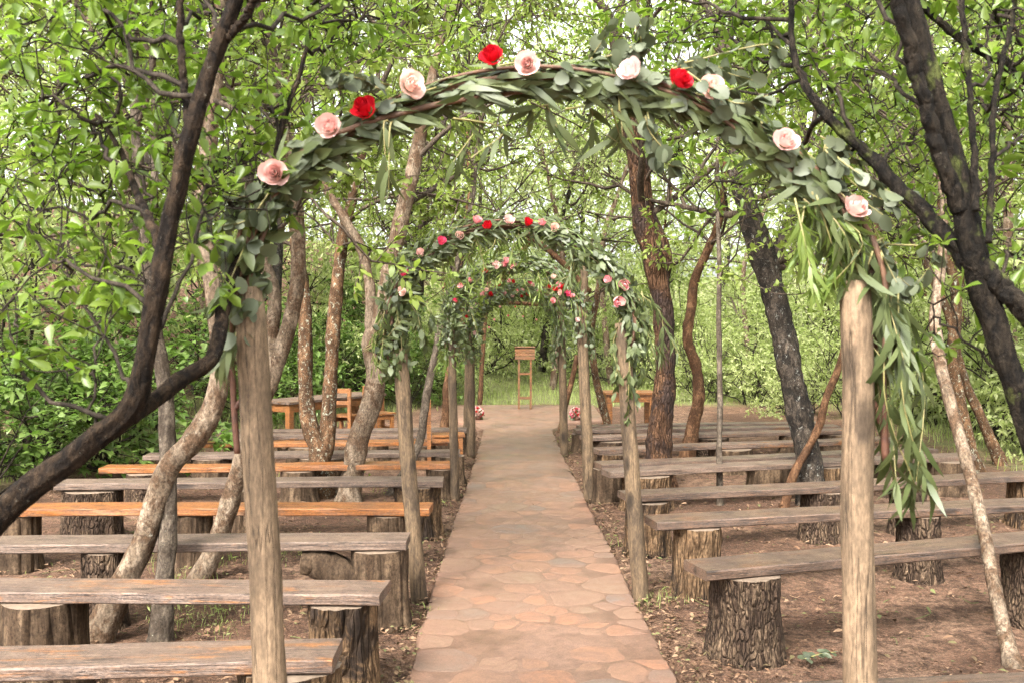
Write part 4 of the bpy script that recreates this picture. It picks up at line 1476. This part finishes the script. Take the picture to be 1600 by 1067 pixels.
px_tree('pale slender trunk leaning left at the right edge, nearest one', 'bark_pale', (1583, 1040),
        [[(1583, 1040, 24), (1560, 945, 21), (1537, 828, 20), (1513, 730, 19), (1490, 650, 18), (1467, 555, 18), (1461, 490, 17), (1470, 420, 15), (1476, 330, 13), (1460, 200, 10)]], .9, 4, 1.4, 13, per=16)
px_tree('spotted brown trunk behind the nearest pale one on the right', 'bark_lichen', (1527, 740),
        [[(1527, 740, 22), (1520, 715, 20), (1500, 631, 19), (1488, 560, 18), (1495, 481, 17), (1488, 425, 16), (1470, 350, 14), (1480, 230, 11)],
         [(1492, 540, 12), (1478, 480, 12), (1450, 420, 11), (1430, 330, 9)]], .5, 5, 1.7, 14)
px_tree('pale spotted trunk in the grass at the far right edge', 'bark_lichen', (1563, 727),
        [[(1563, 727, 18), (1545, 680, 16), (1530, 645, 15), (1508, 595, 14), (1490, 520, 13), (1502, 430, 12), (1520, 330, 10)]], .5, 4, 1.7, 15)
px_tree('pale trunk with two stems on the slope behind the right benches', 'bark_grey', (1548, 634),
        [[(1548, 634, 14), (1540, 580, 13), (1515, 510, 12), (1500, 450, 10), (1510, 380, 9)], [(1540, 580, 8), (1560, 520, 8), (1575, 440, 7)]], .4, 5, 2.4, 16, leafmat='leaf_far')

# ------------------------------------------------------------------ the two near trees that frame the view
def spoon_tree(label, mat, root_at, stems, Y, targets, seed, limit, leaf=(.046, .0185), nrow=4, per=7):
    """stems: (points px, Y, name); targets: (stem index, fraction, target px, Y, thickness)"""
    rng = np.random.default_rng(seed)
    root = thing('tree', label, 'tree', root_at, 'near trees framing the view')
    lines = []
    for i, (pts, Ys, nm) in enumerate(stems):
        P = []
        for j, q in enumerate(pts):
            if len(q) == 4:                                # world point plus radius
                P.append(q)
            else:
                yy = Ys[0] + (Ys[1] - Ys[0]) * j / (len(pts) - 1)
                P.append(np.append(at(q[0], q[1], yy), q[2] * yy / F_PX / 2))
        C = smooth_line(np.array(P, float), 46)
        lines.append(C)
        rr = C[:, 3] * .70 * (1 + .10 * np.array([noise.noise(Vector((k * .7, seed, i))) for k in range(46)]))
        C[1:-1, :3] += np.array([noise.noise_vector(Vector((k * .6, seed, i * 3.0))) for k in range(44)]) * .006
        D = smooth_line(np.column_stack([C[:, :3], rr]), 150)
        mb = MB(); mb.tube(D[:, :3], D[:, 3], 34, .22, seed + i, relief=.10)
        mb.build(nm, M[mat], root)
    tubes, twigs = [], []
    for si, fr, tp, ty, w in targets:
        C = lines[si]
        a = C[int(fr * 45), :3]
        b = at(tp[0], tp[1], ty)
        m = (a + b) / 2 + rng.normal(size=3) * np.linalg.norm(b - a) * .10 + np.array((0, 0, .05))
        m1, m2 = (a + m) / 2 + rng.normal(size=3) * .03, (b + m) / 2 + rng.normal(size=3) * .03
        B = smooth_line([a, m1, m, m2, b], 16)
        B[1:-1] += rng.normal(size=(14, 3)) * .007
        tubes.append((B, np.linspace(w * .62, w * .2, 16), 2))
        ln = np.linalg.norm(b - a)
        for k in range(nrow + int(ln * 3.6)):
            f = rng.uniform(.22, 1.0) * 14.99
            i = int(f)
            q = B[i] + (B[i + 1] - B[i]) * (f - i)
            d = unit(unit(B[i + 1] - B[i]) * .6 + rand_dir(rng) * .8 + np.array((0, 0, .15)))
            T = wiggle(rng, q, d, rng.uniform(.10, .30), 5, .3, .06)
            tubes.append((T, np.linspace(max(.0022, w * .22), .0012, 6), 1))
            twigs.append(T[2:])
            for _ in range(2):
                j = int(rng.integers(1, 5))
                T2 = wiggle(rng, T[j], unit(unit(T[j] - T[j - 1]) * .5 + rand_dir(rng)), rng.uniform(.05, .14), 4, .3, .08)
                tubes.append((T2, np.linspace(.002, .0012, 5), 0))
                twigs.append(T2)
    mb = MB()
    for P, r, gen in tubes:
        mb.tube(P, r, 7 if gen == 2 else 4, .1 if gen == 2 else 0, cap=False)
    o = mb.build('twigs', M['twig'], root); o['kind'] = 'stuff'
    P, A, Nn, L, W = twig_leaves(rng, twigs, per, leaf[0], leaf[1], .05, True)
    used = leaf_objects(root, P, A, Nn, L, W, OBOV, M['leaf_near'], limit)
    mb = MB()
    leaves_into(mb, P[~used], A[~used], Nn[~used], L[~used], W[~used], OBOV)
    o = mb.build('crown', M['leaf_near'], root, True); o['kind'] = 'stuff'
    return root


spoon_tree('dark tree in the left foreground, forking over the near post', 'bark_dark', (-1.75, 2.0, 0),
           [([(-1.75, 2.0, -.05, .075), (-1.55, 2.0, .55, .065), (-1.30, 2.0, .95, .058), (0, 806, 62), (60, 752, 58), (120, 705, 56), (178, 665, 54), (212, 620, 50), (228, 550, 44), (243, 460, 42), (266, 350, 40), (290, 240, 38), (312, 160, 36), (338, 90, 34), (368, 10, 30), (390, -80, 24)], (2.0, 2.0), 'trunk'),
            ([(205, 650, 40), (240, 625, 38), (285, 592, 36), (330, 562, 34), (343, 520, 32), (352, 470, 30), (378, 400, 24), (402, 350, 20), (425, 285, 17), (440, 200, 13), (470, 110, 10), (500, 0, 8)], (2.0, 2.7), 'branch'),
            ([(296, 215, 20), (290, 160, 17), (284, 90, 16), (282, 0, 15), (284, -80, 13)], (2.02, 2.1), 'branch'),
            ([(350, 65, 18), (385, 25, 17), (410, -30, 14)], (2.0, 1.95), 'branch'),
            ([(255, 400, 22), (232, 340, 20), (212, 300, 17), (190, 240, 12), (150, 180, 8)], (2.0, 2.3), 'branch')],
           2.0,
           [(2, .3, (60, 190), 2.6, .010), (0, .75, (20, 270), 2.5, .009), (0, .72, (120, 205), 2.6, .009), (4, .3, (40, 330), 2.5, .009), (4, .6, (80, 250), 2.4, .009), (0, .66, (30, 440), 2.4, .009), (4, .9, (120, 120), 2.6, .008),
            (2, .5, (130, 60), 2.5, .010), (2, .8, (40, 40), 2.2, .010), (0, .9, (200, 30), 2.7, .010), (0, .88, (230, 130), 2.8, .008), (0, .82, (480, 150), 2.9, .010), (3, .6, (520, 60), 2.8, .010), (3, .3, (560, 95), 2.9, .009), (3, .9, (640, 25), 3.0, .010),
            (1, .7, (430, 180), 2.7, .007), (1, .9, (560, 20), 2.8, .009), (0, .72, (400, 250), 2.5, .009), (4, .5, (170, 330), 2.4, .008), (0, .64, (150, 480), 2.2, .006), (1, .55, (310, 380), 2.2, .006), (1, .6, (420, 360), 2.3, .006),
            (0, .98, (420, 60), 2.4, .009), (2, .95, (180, -30), 2.4, .009), (0, .95, (310, 40), 2.9, .008), (3, .95, (700, 60), 3.2, .009), (4, .9, (30, 150), 2.1, .008), (0, .68, (90, 390), 2.6, .008), (2, .6, (360, 100), 3.0, .008)],
           41, 300)

spoon_tree('dark mossy tree in the right foreground with several steep stems', 'bark_moss', (1.55, 2.25, 0),
           [([(1.55, 2.25, -.05, .085), (1.45, 2.25, .6, .07), (1.32, 2.25, 1.05, .062), (1612, 672, 54), (1580, 590, 52), (1553, 515, 50), (1530, 440, 52), (1518, 385, 56), (1505, 310, 50), (1485, 230, 46), (1462, 150, 42), (1440, 70, 40), (1422, 0, 36), (1408, -80, 30)], (2.25, 2.25), 'trunk'),
            ([(1502, 330, 40), (1470, 250, 34), (1445, 160, 31), (1420, 70, 30), (1402, 0, 28), (1390, -70, 24)], (2.24, 2.15), 'branch'),
            ([(1524, 420, 46), (1480, 372, 38), (1440, 328, 34), (1400, 290, 30), (1360, 245, 27), (1300, 190, 22), (1262, 140, 18), (1240, 80, 14), (1235, 0, 11)], (2.25, 2.55), 'branch'),
            ([(1515, 400, 52), (1555, 440, 46), (1600, 485, 44), (1660, 560, 40)], (2.25, 2.2), 'branch'),
            ([(1525, 330, 17), (1522, 240, 15), (1515, 140, 13), (1505, 40, 12), (1500, -60, 10)], (2.2, 2.3), 'branch'),
            ([(1545, 380, 15), (1550, 260, 13), (1555, 150, 12), (1580, 40, 10), (1590, -50, 8)], (2.2, 2.4), 'branch'),
            ([(1640, 150, 26), (1560, 95, 22), (1500, 60, 18), (1440, 10, 14)], (2.6, 2.7), 'branch')],
           2.25,
           [(2, .5, (1260, 60), 2.9, .010), (2, .8, (1120, 60), 3.2, .011), (2, .9, (1050, 30), 3.3, .010), (2, .7, (1180, 110), 3.1, .008), (2, .6, (1090, 330), 3.3, .012), (2, .75, (1040, 270), 3.4, .008), (2, .4, (1420, 200), 2.9, .008), (1, .4, (1340, 100), 2.9, .009),
            (1, .7, (1300, 20), 2.8, .010), (0, .8, (1360, 150), 3.0, .007), (0, .9, (1350, 20), 2.6, .009), (4, .5, (1580, 90), 2.7, .008), (5, .5, (1580, 200), 2.6, .008), (5, .3, (1590, 300), 2.7, .008), (6, .5, (1480, 90), 3.0, .008), (6, .3, (1570, 20), 2.5, .010),
            (0, .62, (1440, 430), 2.6, .007), (2, .25, (1400, 380), 2.7, .007), (2, .45, (1330, 250), 3.0, .007), (3, .4, (1590, 400), 2.6, .008), (5, .8, (1560, 60), 2.4, .008), (2, .95, (940, 20), 3.3, .010), (2, .98, (1150, -10), 2.9, .010), (4, .8, (1450, 60), 2.8, .008),
            (0, .7, (1400, 260), 3.1, .007), (2, .85, (980, 60), 3.8, .009), (5, .6, (1500, 180), 3.0, .007), (1, .9, (1200, 20), 2.6, .009)],
           43, 300)

# ------------------------------------------------------------------ background trees
def bg_tree(seed, height, crown_r, nbr, mat, leafmat, per, leaf=(.085, .04), low=.3, trunk_r=.09):
    rng = np.random.default_rng(seed)
    root = thing('background_tree', 'tree', 'tree', (0, 0, 0), 'trees of the wood around the clearing')
    P = wiggle(rng, (0, 0, -.3), np.array((rng.normal() * .12, rng.normal() * .12, 1)), height, 14, .10, .06)
    mb = MB(); mb.tube(P, np.linspace(trunk_r, trunk_r * .3, len(P)), 9, .14, seed)
    mb.build('trunk', M[mat], root, True, (0, 0, 0))
    tubes, twigs = [], []
    for k in range(nbr):
        f = low + (1 - low) * (k + rng.random()) / nbr
        i = min(int(f * 14), 13)
        a = k * 2.4 + rng.normal() * .4
        el = rng.uniform(-.1, .7)
        grow(rng, tubes, twigs, P[i], unit(np.array((math.cos(a), math.sin(a), el))), crown_r * rng.uniform(.7, 1.15) * (1.1 - .4 * f), trunk_r * .35, 2, (5, 6), .2, .03)
    mb = MB()
    for Q, r, gen in tubes:
        if gen > 0:
            mb.tube(Q, r, 4 if gen == 2 else 3, cap=False)
    o = mb.build('twigs', M['twig_pale'], root, True, (0, 0, 0)); o['kind'] = 'stuff'
    A = twig_leaves(rng, twigs, per, *leaf)
    mb = MB(); leaves_into(mb, *A, DIAMOND)
    o = mb.build('crown', M[leafmat], root, True, (0, 0, 0)); o['kind'] = 'stuff'
    return root


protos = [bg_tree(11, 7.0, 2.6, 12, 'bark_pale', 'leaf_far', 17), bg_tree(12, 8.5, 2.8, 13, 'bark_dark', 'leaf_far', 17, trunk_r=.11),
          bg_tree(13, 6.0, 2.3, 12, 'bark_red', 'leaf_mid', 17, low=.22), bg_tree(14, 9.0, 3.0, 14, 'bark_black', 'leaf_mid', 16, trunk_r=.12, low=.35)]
used = [False] * 4
BG = [(105, 13.5, 3, 'dark trunk standing behind the left bushes, nearest the left edge'), (180, 15.5, 0, None), (20, 17, 1, None), (415, 17, 3, 'dark upright trunk behind the long wooden table, left of its legs'), (556, 18, 3, 'dark upright trunk behind the two orange chairs'),
      (330, 19, 0, None), (640, 21, 1, None), (720, 23, 0, None), (848, 27, 3, 'dark slim trunk on the lawn edge right of the lectern'), (960, 24, 0, None), (1060, 27, 2, None), (1180, 22, 0, None), (1290, 25, 1, None), (1390, 20, 0, None),
      (1450, 16, 2, None), (1590, 15, 0, None), (1640, 19, 1, None), (-60, 13, 0, None), (250, 24, 2, None), (480, 24, 0, None), (775, 29, 1, 'crooked dark trunk on the lawn edge left of the lectern'), (1120, 33, 3, None), (1350, 31, 0, None), (900, 34, 1, None), (560, 30, 0, None), (1530, 27, 1, None), (60, 25, 3, None), (690, 33, 2, None),
      (860, 23, 0, None), (930, 29, 0, None), (1420, 24, 2, None),
      (-250, 8.5, 2, None), (1880, 9, 1, None), (1790, 13, 0, None), (-200, 18, 1, None)]
brng = np.random.default_rng(8)
PLACES = [(0, 'reaching in from beyond the left edge'), (150, 'behind the bushes at far left'), (300, 'behind the slim grey tree on the left'), (450, 'behind the near left post'), (520, 'behind the spotted twin trunk'),
          (620, 'behind the pale crooked trunk'), (740, 'left of the lectern behind the arch posts'), (900, 'behind the lectern'), (1010, 'behind the small right table'), (1100, 'behind the thick brown trunk'), (1200, 'behind the thin grey sapling'),
          (1300, 'behind the black leaning trunk'), (1420, 'behind the near right post'), (1600, 'behind the leaning trunks at right'), (9999, 'reaching in from beyond the right edge')]


def place_of(px):
    return next(t for lim, t in PLACES if px < lim)


def placed_label(what, px, Y, peers):
    same = sorted(y for p, y in peers if place_of(p) == place_of(px))
    if len(same) == 1:
        return '%s %s' % (what, place_of(px))
    i = same.index(Y)
    rank = 'nearest' if i == 0 else 'farthest' if i == len(same) - 1 else ('second', 'third', 'fourth', 'fifth')[i - 1]
    return '%s %s, %s of %s there' % (what, place_of(px), rank, ('two', 'three', 'four', 'five', 'six', 'seven')[len(same) - 2])


for px, Yb, k, lab in BG:
    if used[k]:
        o = copy_tree(protos[k])
    else:
        o = protos[k]; used[k] = True
    x = (px - 800) / F_PX * Yb
    o.location = (x, Yb, tz(x, Yb) - .05)
    o.rotation_euler = (0, 0, brng.uniform(0, 6.28))
    s = brng.uniform(.85, 1.2)
    o.scale = (s, s, s * brng.uniform(.95, 1.15))
    o['label'] = lab or placed_label(('pale-barked leafy tree', 'tall dark-barked leafy tree', 'low reddish-barked leafy tree', 'tall black-barked leafy tree')[k], px, Yb, [(a, b) for a, b, c, l in BG if c == k and not l])

# ------------------------------------------------------------------ shrubs
def shrub(seed, R, H, n, leafmat, leaf, template, layered=False):
    rng = np.random.default_rng(seed)
    root = thing('shrub', 'shrub', 'shrub', (0, 0, 0), 'shrubs round the clearing')
    tubes, twigs = [], []
    for k in range(n):
        a = rng.uniform(0, 6.28); el = rng.uniform(.35, 2.2)
        grow(rng, tubes, twigs, (rng.normal() * R * .15, rng.normal() * R * .15, -.05), unit(np.array((math.cos(a), math.sin(a), el))), H * rng.uniform(.7, 1.15), .014, 2, (4, 5), .2, -.01 if layered else .02)
    mb = MB()
    for Q, r, gen in tubes:
        if gen > 0:
            mb.tube(Q, r, 4, cap=False)
    o = mb.build('stems', M['twig'], root, True, (0, 0, 0)); o['kind'] = 'stuff'
    P, A, Nn, L, W = twig_leaves(rng, twigs, 9 if layered else 12, leaf[0], leaf[1])
    if layered:
        A[:, 2] *= .35
        Nn = np.array((0, 0, 1.0)) + rand_dir(rng, len(P)) * .35
    mb = MB(); leaves_into(mb, P, A, Nn, L, W, template)
    o = mb.build('foliage', M[leafmat], root, True, (0, 0, 0)); o['kind'] = 'stuff'
    return root


SH = [shrub(21, .6, 1.5, 11, 'leaf_broad', (.085, .066), HEART, True), shrub(22, .7, 1.6, 12, 'leaf_far', (.075, .034), DIAMOND), shrub(23, .8, 1.1, 12, 'leaf_wood', (.07, .03), DIAMOND)]
used = [False] * 3
SP = [(520, 17.0, 0, .9, None), (590, 18.5, 0, 1.0, None), (450, 15.6, 0, .7, None), (545, 20.0, 0, 1.4, None), (640, 18.2, 0, .8, None), (385, 14.2, 0, .8, None), (60, 9.8, 0, 1.0, 'broad-leaved bush at the left edge, in front of the dark gap'), (160, 10.6, 0, 1.05, 'broad-leaved bush behind the left foreground trunk'), (-20, 9.0, 0, .9, None), (100, 12.0, 0, 1.25, None), (240, 13.0, 0, 1.1, None), (20, 13.0, 1, 1.5, None), (310, 15, 0, 1.1, None),
      (480, 17.5, 2, 1.1, None), (400, 16.5, 0, 1.0, None), (600, 19, 1, 1.0, None), (660, 20.5, 2, 1.2, None), (700, 19.5, 1, .8, None), (560, 22, 1, 1.3, None), (745, 24, 2, 1.4, None), (800, 27, 1, 1.5, None), (860, 28, 2, 1.6, None), (920, 26, 1, 1.4, None),
      (985, 24, 2, 1.3, None), (1060, 23, 1, 1.3, None), (1130, 21, 2, 1.3, None), (1190, 24, 1, 1.5, None), (1180, 19, 2, 1.1, None), (1100, 19.5, 1, .9, None), (1250, 20, 1, 1.3, None), (1310, 22, 2, 1.5, None), (1370, 18.5, 1, 1.3, None), (1420, 16, 2, 1.2, None), (1480, 15, 1, 1.3, None), (1545, 14, 2, 1.3, None),
      (1600, 13, 1, 1.3, None), (1660, 12, 2, 1.2, None), (1500, 19, 1, 1.7, None), (1580, 20, 2, 1.8, None), (1040, 28, 1, 1.6, None), (1280, 27, 1, 1.8, None), (180, 16, 1, 1.6, None), (350, 20, 1, 1.6, None), (470, 22, 2, 1.7, None), (1250, 16.8, 2, .8, None), (1330, 16, 1, .8, None)]
for px, Yb, k, s, lab in SP:
    if used[k]:
        o = copy_tree(SH[k])
    else:
        o = SH[k]; used[k] = True
    x = (px - 800) / F_PX * Yb
    o.location = (x, Yb, tz(x, Yb) - .02)
    o.rotation_euler = (0, 0, brng.uniform(0, 6.28))
    o.scale = (s, s, s * brng.uniform(.85, 1.15))
    o['label'] = lab or placed_label(('broad-leaved green shrub', 'tall light green shrub', 'low fine-leaved shrub')[k], px, Yb, [(a, b) for a, b, c, sc_, l in SP if c == k and not l])
    o['group'] = ('broad-leaved shrubs', 'tall light green shrubs', 'low fine-leaved shrubs')[k]

# ------------------------------------------------------------------ far wood, grass, litter
rng = np.random.default_rng(99)
mb = MB()
nc = 2900
cx = rng.uniform(-34, 36, nc); cy = rng.uniform(27, 50, nc)
cz = terrain(cx, cy) + rng.random(nc) ** 1.05 * 19.0
per = 95
cr = rng.uniform(.6, 1.5, nc)
d = rand_dir(rng, nc * per).reshape(nc, per, 3)
P = np.stack([cx, cy, cz], -1)[:, None, :] + d * (cr[:, None, None] * np.cbrt(rng.random((nc, per, 1)))) * np.array((1.25, 1.1, .75))
P = P.reshape(-1, 3)
s = rng.uniform(.13, .23, len(P))
leaves_into(mb, P, rand_dir(rng, len(P)) + np.array((0, 0, -.2)), np.array((0, 0, .9)) + rand_dir(rng, len(P)) * .8, s, s * .5, DIAMOND)
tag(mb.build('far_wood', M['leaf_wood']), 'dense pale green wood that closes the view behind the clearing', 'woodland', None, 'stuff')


def blades(mb, x, y, h, w, rng, zoff=0):
    n = len(x)
    z = terrain(x, y)
    a = rng.uniform(0, 6.28, n)
    lean = rng.uniform(.15, .8, n) * h
    b = np.stack([x, y, z - .01], -1)
    dx = np.stack([np.cos(a), np.sin(a), np.zeros(n)], -1)
    sx = np.stack([-np.sin(a), np.cos(a), np.zeros(n)], -1) * (w / 2)[:, None]
    m = b + dx * (lean * .35)[:, None] + np.array((0, 0, 1.0)) * (h * .62)[:, None]
    t = b + dx * lean[:, None] + np.array((0, 0, 1.0)) * (h * .95)[:, None]
    V = np.stack([b - sx, b + sx, m + sx * .8, m - sx * .8, t], 1).reshape(-1, 3)
    k = (np.arange(n) * 5)[:, None]
    mb.add(V, tris=np.concatenate([k + np.array((0, 1, 2)), k + np.array((0, 2, 3)), k + np.array((3, 2, 4))]))


mb = MB()
n = 60000
x, y = rng.uniform(-9, 11, n), rng.uniform(9, 27, n)
sdv = (x + 4.7) * -0.93 + (y - 10.0) * 0.37
wt = np.maximum(np.maximum(sstep(-.4, .5, sdv) * sstep(2.2, .9, sdv), sstep(18.0, 18.9, y) * sstep(-4.5, -2.0, x)), sstep(4.7, 6.0, x + .05 * (10 - y)))
nzv = np.array([noise.noise(Vector((a * 1.1, b * 1.1, 3))) for a, b in zip(x, y)])
keep = rng.random(n) < wt * (.55 + nzv)
x, y = x[keep], y[keep]
blades(mb, x, y, rng.uniform(.06, .20, len(x)), rng.uniform(.006, .012, len(x)), rng)
tag(mb.build('grass', M['grass']), 'light green grass on the lawn and banks round the clearing', 'grass', None, 'stuff')

mb = MB()
TUFT = [(300, 960, .30, 120), (345, 975, .25, 90), (275, 975, .18, 60), (360, 945, .22, 70), (460, 860, .25, 100), (430, 875, .2, 60), (300, 905, .2, 60), (230, 880, .2, 40), (340, 880, .2, 60), (40, 885, .15, 30), (15, 945, .12, 40), (470, 745, .3, 90), (440, 750, .3, 80), (570, 750, .2, 40),
        (1055, 940, .16, 45), (1015, 945, .12, 30), (960, 850, .1, 15), (885, 690, .10, 60), (900, 700, .10, 40), (645, 880, .1, 25), (690, 790, .1, 20), (660, 960, .08, 15), (1270, 735, .08, 40), (180, 870, .15, 25), (600, 770, .2, 30), (1490, 760, .3, 20)]
for px, py, sp, k in TUFT:
    g = on_plane(px, py)
    x = g[0] + rng.normal(size=k) * sp * .5; y = g[1] + rng.normal(size=k) * sp * .5
    blades(mb, x, y, rng.uniform(.02, .085, k), rng.uniform(.002, .005, k), rng)
    q = max(4, k // 6)
    P = np.stack([g[0] + rng.normal(size=q) * sp * .4, g[1] + rng.normal(size=q) * sp * .4, rng.uniform(.02, .08, q)], -1)
    A = rand_dir(rng, q); A[:, 2] = np.abs(A[:, 2]) * .5
    leaves_into(mb, P, A, np.array((0, 0, 1.0)) + rand_dir(rng, q) * .4, rng.uniform(.025, .055, q), rng.uniform(.008, .018, q), SIMPLE)
tag(mb.build('weeds', M['grass']), 'small tufts of grass and weeds on the dirt between the benches', 'weeds', None, 'stuff')

mb = MB()
n = 130000
x, y = rng.uniform(-5.5, 6, n), 3.2 + 11 * rng.random(n) ** 1.8
l_, r_ = path_x(y)
dist = np.maximum(l_ - x, x - r_)
nzv = np.array([noise.noise(Vector((a * 1.6, b * 1.6, 8))) for a, b in zip(x, y)])
keep = (dist > -.02) & (rng.random(n) < np.clip(np.exp(-dist / .30) * 1.1 + .10 + nzv * .35, 0, 1))
x, y = x[keep], y[keep]
k = len(x)
P = np.stack([x, y, .012 + rng.random(k) * .022], -1)
A = rand_dir(rng, k); A[:, 2] *= .2
s = rng.uniform(.012, .045, k)
leaves_into(mb, P, A, np.array((0, 0, 1.0)) + rand_dir(rng, k) * .4, s, s * rng.uniform(.25, .7, k), DIAMOND)
kb = 700
xb, yb = rng.uniform(-4, 4.5, kb), 3.3 + 5.5 * rng.random(kb) ** 1.3
l_, r_ = path_x(yb)
ok = np.maximum(l_ - xb, xb - r_) > .03
P = np.stack([xb, yb, .02 + rng.random(kb) * .02], -1)[ok]
A = rand_dir(rng, len(P)); A[:, 2] *= .2
leaves_into(mb, P, A, np.array((0, 0, 1.0)) + rand_dir(rng, len(P)) * .5, rng.uniform(.035, .065, len(P)), rng.uniform(.015, .028, len(P)), OVAL)
for i in range(420):
    x0, y0 = rng.uniform(-4, 4.5), rng.uniform(3.3, 9)
    l, r = path_x(y0)
    if l - .08 < x0 < r + .08:
        continue
    a = rng.uniform(0, 6.28); ln = rng.uniform(.04, .2)
    q = np.array((x0, y0, .022))
    mb.tube(smooth_line([q, q + np.array((math.cos(a), math.sin(a), .02)) * ln * .5 + rng.normal(size=3) * .008, q + np.array((math.cos(a), math.sin(a), 0)) * ln], 5), .0025, 4)
tag(mb.build('leaf_litter', M['litter']), 'dry brown leaves, bark chips and twigs strewn over the dirt', 'leaf litter', None, 'stuff')

g = on_plane(1285, 1035)
sp = thing('eucalyptus_sprig', 'fallen grey-green sprig on the dirt in front of the near right post', 'sprig', (g[0], g[1], .02))
mb = MB(); st = smooth_line([(-.09, -.03, .01), (0, 0, .025), (.07, .03, .02)], 7); mb.tube(st, .003, 5); mb.build('stem', M['stem'], sp, True, (0, 0, 0))
P = st[rng.integers(0, 7, 22)]
A = rand_dir(rng, 22); A[:, 2] *= .3
mb = MB(); leaves_into(mb, P, A, np.array((0, 0, 1.0)) + rand_dir(rng, 22) * .5, rng.uniform(.035, .055, 22), rng.uniform(.025, .04, 22), ROUND)
mb.build('leaves', M['dollar'], sp, True, (0, 0, 0))
